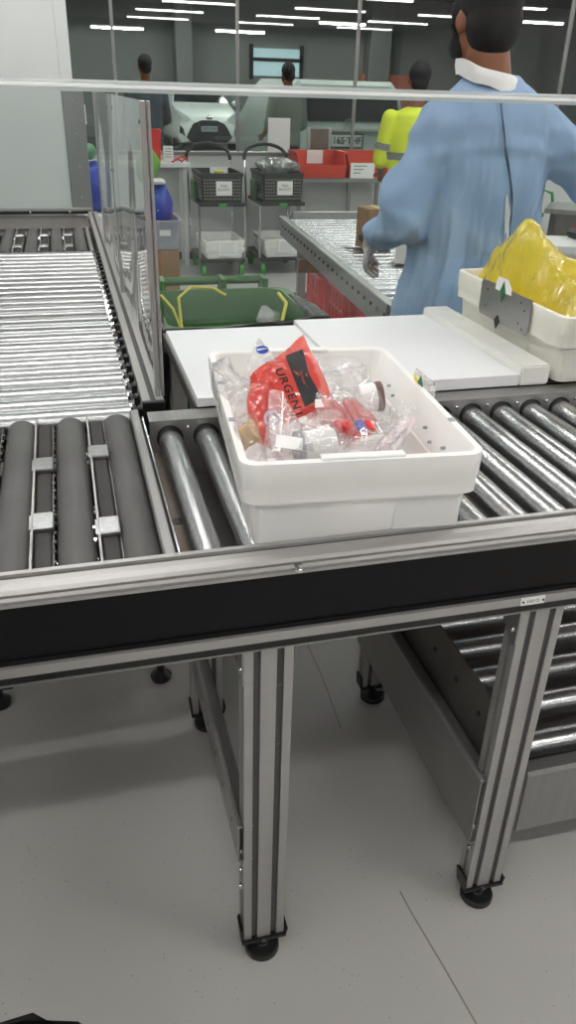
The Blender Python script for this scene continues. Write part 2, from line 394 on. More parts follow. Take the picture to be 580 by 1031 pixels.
# legs
def leg(x0, yf, ztop):
    """item-style 80 x 40 double profile with two front grooves"""
    w, d = .08, .04; gw = .0085
    xsb = [0, .0150, .0150, .0270, .0270, .0530, .0530, .0650, .0650, .08]
    ys = [0, 0, .007, .007, 0, 0, .007, .007, 0, 0]
    fr = [(x0+a, yf+b) for a, b in zip(xsb, ys)]
    sd = [(x0+w, yf+.0155), (x0+w-.007, yf+.0155), (x0+w-.007, yf+.0245), (x0+w, yf+.0245)]
    bk = [(x0+w-a, yf+d-b) for a, b in zip(xsb, ys)]
    sl = [(x0, yf+.0245), (x0+.007, yf+.0245), (x0+.007, yf+.0155), (x0, yf+.0155)]
    l = G().prism(fr+sd+bk+sl, 'z', .056, ztop).build('leg', M['alu'], rc)
    for a in (.0150, .0530): G().box(x0+a+.0002, x0+a+.0118, yf+.0045, yf+.0069, .058, ztop).build('groove', M['aludk'], l)
    cx, cy = x0+.04, yf+.022
    f = G()
    f.box(x0-.004, x0+w+.004, yf-.006, yf+.03, .049, .056)
    f.prism([(yf+.028, .049), (yf+.034, .049), (yf+.042, .08), (yf+.036, .08)], 'x', x0-.004, x0)
    f.prism([(x0-.008, .092), (x0-.003, .092), (x0, .051), (x0-.004, .049)], 'y', yf-.004, yf+.03)
    f.prism([(x0+w+.004, .049), (x0+w, .051), (x0+w+.003, .068), (x0+w+.008, .068)], 'y', yf-.004, yf+.03)
    f.lathe((cx, yf+.016, 0), [(.033, 0), (.0345, .002), (.0345, .013), (.032, .016), (.014, .019), (.011, .022), (.011, .049)], 32)
    ft = f.build('foot', M['blackpl'], l, 'black levelling foot')
    G().cyl((cx-.002, yf-.009, .0525), (cx-.002, yf-.005, .0525), .004, 10).build('bolt', M['steeldk'], ft)
    return l
LY = .9361
for x0 in (.1996, .6772):
    leg(x0, LY, .7740)
    leg(x0, 1.585, .86)
    for z in ((.252, .206, .302) if x0 < .5 else (.171, .235)): G().sphere((x0-.003, LY+.012, z), .0055, 0, 8).build('bolt', M['chrome'], rc)
    G().sphere((x0-.003, LY+.012, .725), .0055, 0, 8).build('bolt', M['chrome'], rc)
    G().prism([(LY, .776), (LY, .70), (LY+.012, .69), (LY+.09, .776)], 'x', x0-.003, x0-.0005).build('gusset', M['steel'], rc)
G().box(.283, .2845, LY+.005, LY+.035, .72, .775).build('gusset', M['steel'], rc)
def cbeam(x, z0, z1, m, holes):
    g = G().prism([(x-.006, z0), (x-.006, z1), (x+.022, z1), (x+.022, z1-.003), (x-.003, z1-.003), (x-.003, z0+.003), (x+.022, z0+.003), (x+.022, z0)], 'y', LY+.004, 1.62)
    o = g.build('tie_beam', m, rc)
    for k in range(holes): G().cyl((x-.0065, 1.0+k*.085, (z0+z1)/2), (x-.0055, 1.0+k*.085, (z0+z1)/2), .005, 10).build('hole', M['blackpl'], o)
    G().box(x-.0075, x+.0, LY+.004, 1.62, z1, z1+.004).build('top_lip', M['alu'], o)  # paler strip added; the lip's reflected light is put into its colour
cbeam(.1955, .285, .375, M['steel'], 7)
cbeam(.24, .56, .69, M['steeldk'], 7)
cbeam(.6715, .195, .37, M['steel'], 0)

# ------------------------------------------------------------------ lower roller conveyor (underneath, right)
lc = thing('lower_roller_conveyor', 'low roller conveyor underneath with cross rollers and folded steel front plate', 'conveyor', (1.2, 1.3, 0))
XC = 1.9
G().prism([(.98, .145), (.98, .306), (.986, .314), (1.012, .316), (1.012, .312), (.99, .308), (.985, .302), (.985, .145)], 'x', .802, XC).build('front_plate', M['steel'], lc)
G().prism([(.802, .145), (.802, .312), (.790, .322), (.786, .322), (.786, .15)], 'y', .982, 1.012).build('end_tab', M['steeldk'], lc)
G().prism([(1.013, .27), (1.013, .318), (1.6, .318), (1.6, .27)], 'x', .705, .709).build('inner_plate', M['steeldk'], lc)
sp = G().prism([(.985, .33), (.985, .51), (1.66, .52), (1.66, .33)], 'x', .700, .704).build('side_plate', M['steeldk'], lc)
for k in range(6): G().cyl((.698, 1.04+k*.105, .445), (.7005, 1.04+k*.105, .445), .006, 10).build('hole', M['blackpl'], sp)
for k in range(6):
    y = 1.064+.1105*k
    G().cyl((.706, y, .300), (XC, y, .300), .0285, 22).build('roller', M['zinc'], lc)
G().box(.71, XC, 1.015, 1.66, .215, .222).build('tray', M['steeldk'], lc)
G().box(.72, XC, 1.655, 1.66, .15, .33).build('rear_plate', M['steel'], lc)
for x, y in ((1.30, .985), (1.30, 1.61)):
    l = G().box(x, x+.08, y, y+.04, .06, .215, .003).build('leg', M['alu'], lc)
    G().lathe((x+.04, y+.02, 0), [(.03, 0), (.03, .012), (.012, .03), (.012, .062)], 20).build('foot', M['blackpl'], l)
l = G().box(1.80, 1.88, .985, 1.025, .06, .215, .003).build('leg', M['alu'], lc)
l = G().box(.72, .76, 1.60, 1.64, .0, .215, .003).build('leg', M['alu'], lc)

# ------------------------------------------------------------------ transfer units (dark sleeved rollers with lift belts)
def transfer(label, y0, y1, xs_r, xs_b, blocks, z):
    t = thing('transfer_unit', label, 'conveyor', (-.05, (y0+y1)/2, .8))
    for x in xs_r:
        r = .030 if y0 < 2 else .028
        o = G().lathe((x, y0, z-r), [(r-.004, 0), (r, .006), (r, y1-y0-.006), (r-.004, y1-y0)], 24, axis=(0, 1, 0)).build('sleeved_roller', M['rubber'], t)
        G().cyl((x, y0-.012, z-r), (x, y1+.012, z-r), .006, 8).build('axle', M['chrome'], o)
    for x, bl in zip(xs_b, blocks):
        G().box(x-.013, x+.013, y0+.005, y1-.005, z-.045, z-.012, .003).build('lift_belt', M['belt'], t)
        G().box(x-.018, x-.0145, y0-.004, y1+.004, z-.05, z-.004).build('belt_guide', M['alu'], t)
        g = G()
        n = int((y1-y0)/.03)
        g.box(x+.0145, x+.0165, y0+.01, y1-.01, z-.024, z-.014)
        for k in range(n): g.cyl((x+.014, y0+.02+k*.03, z-.018), (x+.0195, y0+.02+k*.03, z-.018), .003, 6)
        g.build('lift_chain', M['steeldk'], t)
        for yb in bl:
            o = G().box(x-.017, x+.017, yb-.026, yb+.026, z-.012, z-.003, .002).box(x-.021, x-.015, yb-.024, yb+.024, z-.05, z-.006).build('clamp_block', M['zincw'], t)
            for s in (-1, 1): G().cyl((x-.027, yb+s*.02, z-.02), (x-.02, yb+s*.02, z-.02), .005, 8).build('bolt', M['chrome'], o)
    for k, yy in enumerate((y0+.11, y0+.29)):
        if y1 < 3: G().cyl((-.6, yy, z-.07), (.10, yy, z-.07), .006, 10).cyl((-.6, yy+.012, z-.066), (.10, yy+.012, z-.066), .004, 8).build('cross_rod', M['chrome'], t)
    G().box(-.9, .11, y0, y1, .795, .80).build('base_tray', M['blackpl'], t)
    return t
tu = transfer('near transfer section of dark grey sleeved rollers and clamp blocks beside the front rail', .988, 1.585, [-.127, -.032, .063, -.225, -.32], [-.0815, .0195, -.179], [(1.367, 1.148), (1.406, 1.113), (1.4, 1.2)], .922)
G().box(.092, .111, .985, 1.60, .86, .922, .003).build('end_bar', M['steel'], tu)
tf = transfer('far transfer section of dark sleeved rollers in front of the steel hood', 3.49, 4.09, [.058, -.045, -.15, -.255, -.36], [.006, -.098, -.205, -.31], [(3.62, 3.9)]*4, .922)
G().box(.088, .105, 3.48, 4.1, .86, .922, .003).build('end_bar', M['steel'], tf)
G().box(-.43, -.41, 3.48, 4.1, .86, .922, .003).build('end_bar', M['steel'], tf)
G().box(-1.3, .118, 4.10, 4.52, .90, .914).build('deck_plate', M['steeldk'], tf)

# ------------------------------------------------------------------ long conveyor (bright rollers)
ic = thing('roller_conveyor', 'long conveyor of bright white zinc cross rollers running back to the steel hood', 'conveyor', (-.35, 2.6, 0))
for k in range(25):
    y = 1.628+.0748*k
    o = G().cyl((-1.05, y, .893), (.096, y, .893), .0315, 22).build('roller', M['zincw'], ic)
    G().cyl((.096, y, .893), (.119, y, .893), .012, 8).build('axle', M['chrome'], o)
sr = G()
sr.prism([(.122, .82), (.122, .935), (.139, .935), (.139, .929), (.151, .929), (.151, .935), (.168, .935), (.168, .82)], 'y', 1.612, 4.518)
sr.build('side_rail', M['alu'], ic)
G().box(.1395, .1505, 1.612, 4.518, .9285, .9298).build('rail_slot', M['aludk'], ic)
G().box(.121, .169, 1.600, 1.613, .86, .9355, .002).build('end_cap', M['blackpl'], ic, 'black end cap')
G().box(.105, .1215, 1.615, 3.45, .84, .90).build('bearing_strip', M['blackpl'], ic)
g = G()
for k in range(25):
    y = 1.628+.0748*k
    G().box(.110, .122, y-.03, y-.008, .90, .925, .003).build('bearing_block', M['blackpl'], ic)
G().box(-1.1, -1.06, 1.6, 4.5, .82, .935).build('far_rail', M['alu'], ic)
G().box(-1.05, .12, 1.62, 4.5, .815, .82).build('tray', M['steeldk'], ic)
for x, y in ((.10, 1.80), (-.348, 1.79), (.10, 3.6), (-.6, 3.6)):
    l = G().box(x, x+.08, y, y+.04, .07, .818, .003).build('leg', M['alu'], ic)
    G().box(x-.004, x+.084, y-.004, y+.03, .066, .072).lathe((x+.04, y+.02, 0), [(.029, 0), (.031, .012), (.012, .03), (.012, .068)], 24).build('foot', M['blackpl'], l)
# hood
hd = thing('steel_hood', 'tall pale sheet steel hood panel standing at the far end of the left conveyor', 'panel', (-.6, 4.7, .9))
G().box(-2.2, .045, 4.56, 4.575, .945, 2.4, .002).build('front_panel', M['hood'], hd)
G().box(.045, .150, 4.55, 4.60, .93, 1.53, .003).build('door_post', M['steel'], hd)
for z in (1.0, 1.15, 1.3, 1.45): G().sphere((.10, 4.549, z), .005, 0, 8).build('rivet', M['chrome'], hd)
G().box(.045, .105, 4.562, 4.60, 1.53, 2.4, .002).build('upper_flange', M['hood'], hd)
G().box(-2.2, .14, 4.53, 4.60, .92, .945, .003).build('gap_shade_bar', M['blackpl'], hd)  # solid black bar: the shade of the gap below the hood put into colour
G().box(-2.2, .14, 4.525, 4.545, .938, .950, .002).build('bottom_lip', M['alu'], hd)
for k in range(5): G().sphere((.03-.2*k, 4.526, .93), .006, 0, 8).build('bolt', M['chrome'], hd)
G().box(-2.2, -2.1, 4.6, 5.6, 0, 2.4).box(.07, .12, 5.2, 5.25, 0, .94).box(-2.1, .12, 5.25, 5.3, .2, 2.38).build('rear_shell', M['hood'], hd)

# ------------------------------------------------------------------ clear side guards along the long conveyor
sg = thing('clear_side_guard', 'wavy clear acrylic guard on grey posts along the left conveyor rail', 'guard', (.155, 3, .93))
def wav(x, y0, y1, z0, z1, amp):
    g = G(); n = 26; mz = 12
    rs = []
    def off(y, z): return amp*math.sin((y-y0)/(y1-y0)*PI*2.2+z*3)*math.sin((z-z0)/(z1-z0)*PI*.9+.3)
    vr = [[g.bm.verts.new((x+off(y0+(y1-y0)*i/n, z0+(z1-z0)*j/mz), y0+(y1-y0)*i/n, z0+(z1-z0)*j/mz)) for j in range(mz+1)] for i in range(n+1)]
    for i in range(n):
        for j in range(mz): g.face([vr[i][j], vr[i+1][j], vr[i+1][j+1], vr[i][j+1]])
    return g
ZG = 1.505
wav(.160, 1.68, 2.62, .935, ZG, .006).build('clear_panel', M['acrw'], sg, sharp=80)
wav(.160, 2.66, 3.55, .935, ZG, .006).build('clear_panel', M['acrw'], sg, sharp=80)
for y in (1.645, 2.64, 3.575):
    po = G().box(.153, .163, y-.012, y+.012, .935, ZG, .001).box(.166, .172, y-.012, y+.012, .935, ZG, .001).build('guard_post', M['alu'], sg)
    for z in (1.1, 1.3, 1.47): G().cyl((.150, y, z), (.153, y, z), .004, 8).build('screw', M['steeldk'], po)

# ------------------------------------------------------------------ clear screen across the line
SY = 2.135
sc = thing('clear_screen', 'wide clear acrylic screen with bright top edge across the line behind the white boards', 'screen', (.4, SY, .95))
G().prism([(-1.25, 1.25), (-1.25, 1.522), (2.3, 1.522), (2.3, .957), (.235, .957), (.235, 1.25)], 'y', SY, SY+.005).build('clear_sheet', M['acr'], sc, sharp=0)
G().prism([(SY-.003, 1.513), (SY-.003, 1.534), (SY, 1.538), (SY+.005, 1.538), (SY+.008, 1.534), (SY+.008, 1.513)], 'x', -1.25, 2.3).build('top_edge', M['acre'], sc, sharp=60)
G().box(-1.25, 2.3, SY-.0045, SY-.0031, 1.5215, 1.5285, .0005).build('edge_glint_strip', M['paper'], sc)  # white strip: the bright glint of the acrylic edge put into colour
for x in (-1.24, 2.28):
    G().box(x-.015, x+.015, SY-.02, SY+.025, 0, 1.53, .003).build('upright', M['alu'], sc)

# ------------------------------------------------------------------ packing table and boards
pt = thing('packing_table', 'low steel work table under the white boards behind the front conveyor', 'table', (.8, 1.85, 0))
G().prism([(.228, .934), (.228, .905), (.236, .905), (.236, .930), (2.0, .930), (2.0, .934)], 'y', 1.553, 2.13).box(.228, 2.0, 1.553, 1.558, .88, .934).box(.228, 2.0, 2.125, 2.13, .88, .934).build('steel_top', M['steeldk'], pt)
for x, y in ((.24, 1.70), (.24, 2.07), (1.9, 1.70), (1.9, 2.07)):
    G().box(x, x+.04, y, y+.04, 0, .93, .003).build('leg', M['steel'], pt)
G().box(.25, .27, 1.74, 2.07, .45, .49).build('side_rail', M['steel'], pt)
G().box(.231, .5895, 1.553, 2.080, .9345, .9548, .0015).build('work_board', M['board'], None, 'plain white work board nearest the left conveyor, left edge over the dark gap', 'board')
G().box(.5905, .9865, 1.553, 2.105, .9345, .9625, .0015).build('work_board', M['board'], None, 'slightly thicker white work board between the thin left board and the white guide bar', 'board')
G().box(.987, 1.062, 1.549, 2.118, .9345, .982, .004, seg=2).build('guide_bar', M['bar'], None, 'thick milky white guide bar beside the tote with the yellow bag', 'bar')

# ------------------------------------------------------------------ totes
def rr(w, l, r, z, n=5, off=(0, 0)):
    pts = []
    for cx, cy, a0 in ((w/2-r, l/2-r, 0), (-w/2+r, l/2-r, PI/2), (-w/2+r, -l/2+r, PI), (w/2-r, -l/2+r, 1.5*PI)):
        for i in range(n+1):
            a = a0+PI/2*i/n; pts.append(V((cx+r*math.cos(a)+off[0], cy+r*math.sin(a)+off[1], z)))
    return pts
def tote_body(w, l, h, m, t, taper=.03, skirt=.47):
    wb, lb = w-.018-2*taper*.5, l-.012-2*taper*.45
    f = lambda z: (wb+(w-.020-wb)*z/h, lb+(l-.016-lb)*z/h)
    zs = h*(1-skirt)
    rs = [rr(wb-.02, lb-.02, .02, 0), rr(wb, lb, .02, .004)]
    a = f(zs); rs += [rr(a[0], a[1], .022, zs), rr(w-.009, l-.008, .024, zs+.004), rr(w-.007, l-.006, .025, h*.72), rr(w-.0045, l-.004, .025, h*.735), rr(w-.001, l-.001, .026, h-.006), rr(w-.002, l-.002, .026, h-.001), rr(w-.006, l-.006, .024, h)]
    rs += [rr(w-.024, l-.024, .018, h), rr(w-.028, l-.028, .017, h-.003)]
    b = f(h*.08); rs += [rr(b[0]-.008, b[1]-.008, .024, .008), rr(b[0]-.03, b[1]-.03, .02, .005)]
    g = G().rings(rs)
    # ribs and panels on the short ends and long sides
    for s in (-1, 1):
        for x0, x1 in ((-.42*w, -.14*w), (.14*w, .42*w)):
            ym = f(zs*.55)[1]/2
            g.box(x0, x1, s*(ym-.004), s*(ym+.0012), .012, zs-.006, .001)
        for y0, y1 in ((-.44*l, -.24*l), (-.22*l, .22*l), (.24*l, .44*l)):
            xm = f(zs*.55)[0]/2
            g.box(s*(xm-.004), s*(xm+.0012), y0, y1, .012, zs-.006, .002)
        g.box(-.18*w, .16*w, s*(l/2-.022), s*(l/2-.004), h-.002, h+.0035, .0015)
    return g.build('tote_body', m, t, sharp=30)
TC = (.412, 1.240, .9125); TR = math.radians(-4.8)
tt = thing('tote', 'white plastic tote full of specimen bags standing on the front rollers', 'tote', TC, TR)
Wt, Lt, Ht = .372, .552, .150
tote_body(Wt, Lt, Ht, M['tote'], (W.__setitem__(tt, Matrix()), tt)[1])
for (y, z) in ((.16, .105), (.13, .095), (.05, .10), (.02, .09), (-.06, .105), (-.09, .09), (-.15, .105), (-.19, .095)):
    G().cyl((Wt/2-.0245, y, z), (Wt/2-.0165, y, z), .0028, 10).build('vent_plug', M['greybin'], tt)
for y in (-.10, .08, .19): G().box(-Wt/2+.003, -Wt/2+.014, y-.007, y+.007, Ht-.0005, Ht+.001).build('rim_mark', M['greybin'], tt)
G().box(Wt/2-.013, Wt/2-.004, -.147, -.133, Ht-.0005, Ht+.001).build('rim_mark', M['greybin'], tt)
W[tt] = Matrix.Translation(TC) @ Matrix.Rotation(TR, 4, 'Z')
# tag sleeve on the rear right corner of the tote
ts = G().box(.5965, .5985, 1.195, 1.285, 1.02, 1.085, .0008).box(.592, .599, 1.19, 1.29, 1.01, 1.022, .001).build('tag_sleeve', M['clear'], tt)
G().prism([(1.256, 1.080), (1.270, 1.060), (1.256, 1.034), (1.243, 1.060)], 'x', .5945, .5962).build('green_sticker', M['gstick'], tt)
G().prism([(1.284, 1.076), (1.284, 1.066), (1.266, 1.060), (1.266, 1.066)], 'x', .5945, .5962).build('yellow_sticker', M['yellow'], tt)
G().prism([(1.240, 1.048), (1.205, 1.040), (1.205, 1.034), (1.240, 1.042)], 'x', .5945, .5962).build('blue_sticker', M['bluecap'], tt)

T2 = (1.243, 1.800, .9365)
t2 = thing('tote', 'creamy white plastic tote with grey steel plate holding a yellow bag behind the guide bar', 'tote', T2)
W[t2] = Matrix(); tote_body(.375, .555, .160, M['toteg'], t2); W[t2] = Matrix.Translation(T2)
XP = T2[0]-.375/2-.004
q = [at(483.5, 281, 1.925), at(534.5, 301.5, 1.71), at(529, 334.5, 1.70), at(480, 312, 1.925)]
yy0, yy1 = 1.655, 1.905
G().prism([(yy1, 1.100), (yy1-.006, 1.106), (yy0, 1.106), (yy0, 1.03), (yy0+.012, 1.018), (yy1-.008, 1.018), (yy1, 1.03)], 'x', XP-.003, XP).build('steel_plate', M['steel'], t2, 'grey steel plate')
G().prism([(1.80, 1.128), (1.822, 1.128), (1.83, 1.112), (1.83, 1.095), (1.75, 1.095), (1.752, 1.112), (1.775, 1.128)], 'x', XP-.004, XP-.0031).build('white_tag', M['paper'], t2)
G().prism([(1.79, 1.122), (1.803, 1.098), (1.792, 1.070), (1.778, 1.098)], 'x', XP-.0055, XP-.0041).build('green_diamond', M['gstick'], t2)
G().prism([(1.80, 1.035), (1.813, 1.02), (1.80, 1.0), (1.786, 1.02)], 'x', XP-.0055, XP-.0031).build('black_diamond', M['ink'], t2)
g = G()
for y, z in ((1.87, 1.085), (1.87, 1.045), (1.70, 1.09), (1.68, 1.075), (1.70, 1.04), (1.68, 1.03)): g.cyl((XP-.0036, y, z), (XP-.0029, y, z), .0028, 8)
g.build('rivets', M['ink'], t2)

# ------------------------------------------------------------------ bags
def pillow(corners, thick, seed, n=26, amp=.006, edge=.08, sc=22.):
    A, B, C, D = [V(c) for c in corners]            # round the outline
    nm = ((B-A).cross(D-A)).normalized()
    g = G(); S2 = [[], []]
    grid = {}
    for side in (0, 1):
        for i in range(n+1):
            for j in range(n+1):
                u, v = i/n, j/n
                border = i in (0, n) or j in (0, n)
                if side and border: grid[side, i, j] = grid[0, i, j]; continue
                p = A*(1-u)*(1-v)+B*u*(1-v)+C*u*v+D*(1-u)*v
                e = min(u, 1-u, v, 1-v); k = min(1, e/.3); k = math.sqrt(max(0, k*(2-k)))
                s = 1 if side == 0 else -1
                nz = noise.noise(p*sc+V((seed*7.1+side*3, seed, 2)))
                rd = 1-abs(noise.noise(p*sc*.7+V((seed, side*5, seed*3))))*2
                off = s*thick*k*.5 + amp*1.3*nz + amp*2.2*(rd-.3)*s*(k+.25)
                wob = noise.noise_vector(p*sc*.6+V((seed, 1, 4)))*amp*1.2
                grid[side, i, j] = g.bm.verts.new(p+nm*off+wob)
    for side in (0, 1):
        for i in range(n):
            for j in range(n):
                f = [grid[side, i, j], grid[side, i+1, j], grid[side, i+1, j+1], grid[side, i, j+1]]
                g.face(f if side == 0 else f[::-1])
    return g
def bag(label, corners, thick, m, seed, amp=.006, sc=22., cat='bag', n=26):
    t = thing('specimen_bag', label, cat, tuple(sum((V(c) for c in corners), V())/4 - V((0, 0, .02))))
    o = pillow(corners, thick, seed, n, amp, sc=sc).build('film', m, t, sharp=28)
    return t, o
def patch(bvh, o, ux, uy, poly, d, name, m, par, off=.0014, sub=5):
    """flat print laid onto a bag"""
    t = bmesh.new(); F = frame(o, ux, uy)
    vs = [t.verts.new(F @ V((a, b, 0))) for a, b in poly]; t.faces.new(vs)
    bmesh.ops.triangulate(t, faces=t.faces[:])
    bmesh.ops.subdivide_edges(t, edges=t.edges[:], cuts=sub, use_grid_fill=True)
    g = G(); g.merge(t, 0); me = g.mesh(name, m, 0)
    drape_mesh(me, bvh, d, off)
    return link(name, me, par)
# red urgent bag
A, B, C, D = at(252, 380, 1.20), at(306, 340, 1.285), at(336, 402, 1.165), at(286, 430, 1.10)
rb, ro_ = bag('red translucent biohazard bag printed URGENT on top of the tote contents', (A, B, C, D), .014, M['redfilm'], 3, .0055, 16.)
bv = world_bvh(ro_); nd = (at(296, 390, 1.17)-V((0, 0, CH))).normalized()
ux = (C-B).normalized(); uyv = (B-A).normalized()
Pc = at(296, 394, 1.16); 
text('lettering', 'URGENT', .0215, frame(tuple(at(291.5, 395, 1.16)), at(304, 417, 1.135)-at(283, 374, 1.19), at(312, 385, 1.18)-at(291.5, 395, 1.16)), M['ink'], rb, .0002, 1.12, True, bv, nd)
k1, k2, k3, k4 = at(286, 359, 1.225), at(304, 353, 1.25), at(325, 399, 1.165), at(306, 411, 1.14)
og = (k1+k3)/2; Fr = frame(og, k4-k1, k2-k1); inv = Fr.inverted()
patch(bv, tuple(og), k4-k1, k2-k1, [((inv @ k).x, (inv @ k).y) for k in (k1, k2, at(313, 374, 1.2), k3, k4)], nd, 'black_panel', M['ink'], rb)
text('small_print', 'Biohazard', .0088, frame(tuple(at(305, 381, 1.19)), k4-k1, k2-k1), mat('red_print', (170, 60, 58), .5), rb, .0002, 1.0, False, bv, nd)
bag('dark orange red fold of bag slumped left of the URGENT print', (at(252, 385, 1.2), at(272, 384, 1.18), at(270, 448, 1.08), at(252, 440, 1.10)), .03, M['redfilm'], 5, .006, 16.)
# clear bag with the blue mark, standing at the back left
t, o = bag('clear pointed bag with a blue oval mark leaning at the back left of the tote', (at(243, 380, 1.40), at(262, 339, 1.43), at(284, 368, 1.40), at(262, 402, 1.36)), .018, M['clear'], 11, .005)
bv = world_bvh(o); vd = (at(265, 355, 1.4)-V((0, 0, CH))).normalized()
patch(bv, tuple(at(264, 352, 1.40)), _rt, _up, [(.012*math.cos(a*PI/8), .008*math.sin(a*PI/8)) for a in range(16)], vd, 'blue_mark', M['bluecap'], t)
patch(bv, tuple(at(264, 352, 1.40)), _rt, _up, [(-.010, .001), (.010, .004), (.010, .001), (-.010, -.002)], vd, 'white_stripe', M['paper'], t, .0024)
text('grey_print', 'SP', .011, frame(tuple(at(269, 364, 1.4)), _rt, _up), mat('grey_print', (150, 158, 178), .5), t, .0002, 1.0, False, bv, vd)
# left clear bag with string
t, o = bag('crumpled clear bag with trailing corner hanging over the left rim of the tote', (at(213, 366, 1.38), at(248, 388, 1.35), at(262, 440, 1.13), at(226, 420, 1.22)), .045, M['clear'], 21, .009)
g = G().tube([at(211, 362, 1.38), at(216, 372, 1.37), at(224, 378, 1.36), at(232, 383, 1.35)], .0018, 6).tube([at(212, 366, 1.375), at(220, 371, 1.37), at(236, 386, 1.345)], .0012, 6)
g.build('twist_tie', M['clear'], t)
# jar with yellow lid under it
def jar(name, label, p, ax, r, L, lid, lidm, bodym=M['paper'], wrap=True):
    t = thing(name, label, 'jar', tuple(p))
    d = V(ax).normalized()
    G().lathe(p, [(r*.94, 0), (r, .003), (r, L-.004), (r*.96, L)], 26, axis=d).build('jar_body', bodym, t)
    G().lathe(V(p)+d*L, [(r*1.02, 0), (r*1.07, .002), (r*1.07, lid-.002), (r*1.0, lid)], 30, axis=d).build('lid', lidm, t)
    return t
jar('specimen_jar', 'small specimen jar with amber contents and red mark low in the left of the tote', at(239, 446, 1.12), (.3, -.25, .35), .017, .035, .012, M['sample'], M['sample'])
g = G().tube([at(240, 436, 1.13), at(245, 428, 1.14), at(251, 426, 1.14), at(256, 431, 1.13)], .003, 8); g.build('red_loop', M['redcap'], None, 'short curved red tie lying in the left side of the tote', 'tie')
bag('clear bag lying over the amber jar in the front left corner of the tote', (at(236, 425, 1.16), at(262, 420, 1.14), at(266, 462, 1.03), at(245, 463, 1.03)), .03, M['clear'], 27, .008)
# front clear bag with label
A, B, C, D = at(272, 393, 1.13), at(284, 393, 1.13), at(318, 455, 1.00), at(264, 462, 1.00)
t, o = bag('tall clear zip bag with round sticker and white label at the tote front', (A, B, C, D), .02, M['clear'], 31, .004, 16.)
bv = world_bvh(o); vd = (at(285, 430, 1.05)-V((0, 0, CH))).normalized()
patch(bv, tuple(at(291, 445, 1.04)), at(305, 448, 1.03)-at(277, 444, 1.03), _up, [(-.021, -.009), (.021, -.009), (.021, .009), (-.021, .009)], vd, 'white_label', M['paper'], t, .003)
G().tube([at(285, 395, 1.115), at(284, 425, 1.06), at(281, 455, 1.0)], .0012, 6).build('zip_seam', M['paper'], t)
g = G().lathe(at(274, 421, 1.065), [(.0085, 0), (.0125, 0), (.0125, .001), (.0085, .001)], 20, axis=-vd, cap0=False, cap1=False); g.build('round_sticker', mat('grey_blue_sticker', (186, 188, 204), .5), t)
# front jar, lying
jar('specimen_jar', 'white labelled jar with blue grey end lying at the front of the tote', at(336, 446, 1.035), (-.9, -.02, -.05), .0245, .05, .010, M['greybin'])
bag('clear bag wrapped round the white jar at the front of the tote', (at(300, 428, 1.09), at(345, 425, 1.09), at(345, 462, 1.0), at(300, 463, 1.0)), .05, M['clear'], 37, .008)
# brown lidded jar
jar('specimen_jar', 'white jar with brown lid lying at the back right of the tote', at(362, 402, 1.27), (.9, -.12, .12), .026, .030, .012, M['jarlid'])
bag('clear bag round the brown lidded jar at the back right of the tote', (at(318, 385, 1.36), at(372, 378, 1.38), at(388, 418, 1.22), at(330, 425, 1.2)), .05, M['clear'], 41, .010)
t, o = bag('clear bag with grey printed words behind the red bag at the back of the tote', (at(318, 362, 1.42), at(362, 360, 1.44), at(365, 395, 1.36), at(322, 398, 1.33)), .02, M['clear'], 43, .006)
bv = world_bvh(o); vd = (at(335, 380, 1.4)-V((0, 0, CH))).normalized()
text('grey_print', 'Included', .011, frame(tuple(at(335, 377, 1.4)), _rt, _up), mat('dark_grey_print', (96, 92, 98), .5), t, .0002, 1., False, bv, vd)
# capped tubes
names = [('red', M['redcap'], 350, 430), ('red', M['redcap'], 358, 433), ('blue', M['bluecap'], 362, 428), ('red', M['redcap'], 370, 428), ('red', M['redcap'], 341, 427)]
lab = ['red capped sample tube second from left under the pink bag', 'red capped sample tube just left of the blue cap', 'blue capped sample tube among the red ones in the tote', 'red capped sample tube right of the blue cap', 'leftmost red capped sample tube under the pink bag']
for (nm, m, x, y), lb in zip(names, lab):
    p = at(x, y, 1.075); d = V((.12, -.75, -.35)).normalized()
    t = thing('sample_tube', lb, 'tube', tuple(p), group=None)
    G().lathe(p, [(.006, -.006), (.0085, -.004), (.0085, .010), (.0075, .013)], 14, axis=d).build('cap', m, t)
    G().lathe(p-d*.055, [(.002, -.004), (.006, 0), (.006, .05)], 14, axis=d).build('tube_body', M['clearpink'], t)
bag('pink tinted clear bag of capped sample tubes in the middle of the tote', (at(308, 415, 1.2), at(368, 408, 1.2), at(380, 436, 1.1), at(330, 440, 1.08)), .03, M['clearpink'], 47, .007)
t, o = bag('small clear bag with a white tag in front of the red bag', (at(314, 392, 1.18), at(336, 400, 1.16), at(350, 418, 1.12), at(318, 420, 1.12)), .012, M['clear'], 53, .004)
bv = world_bvh(o); vd = (at(322, 407, 1.15)-V((0, 0, CH))).normalized()
patch(bv, tuple(at(324, 406, 1.15)), _rt, _up, [(-.011, -.0075), (.012, -.005), (.012, .0085), (-.011, .006)], vd, 'white_tag', M['paper'], t, .003)
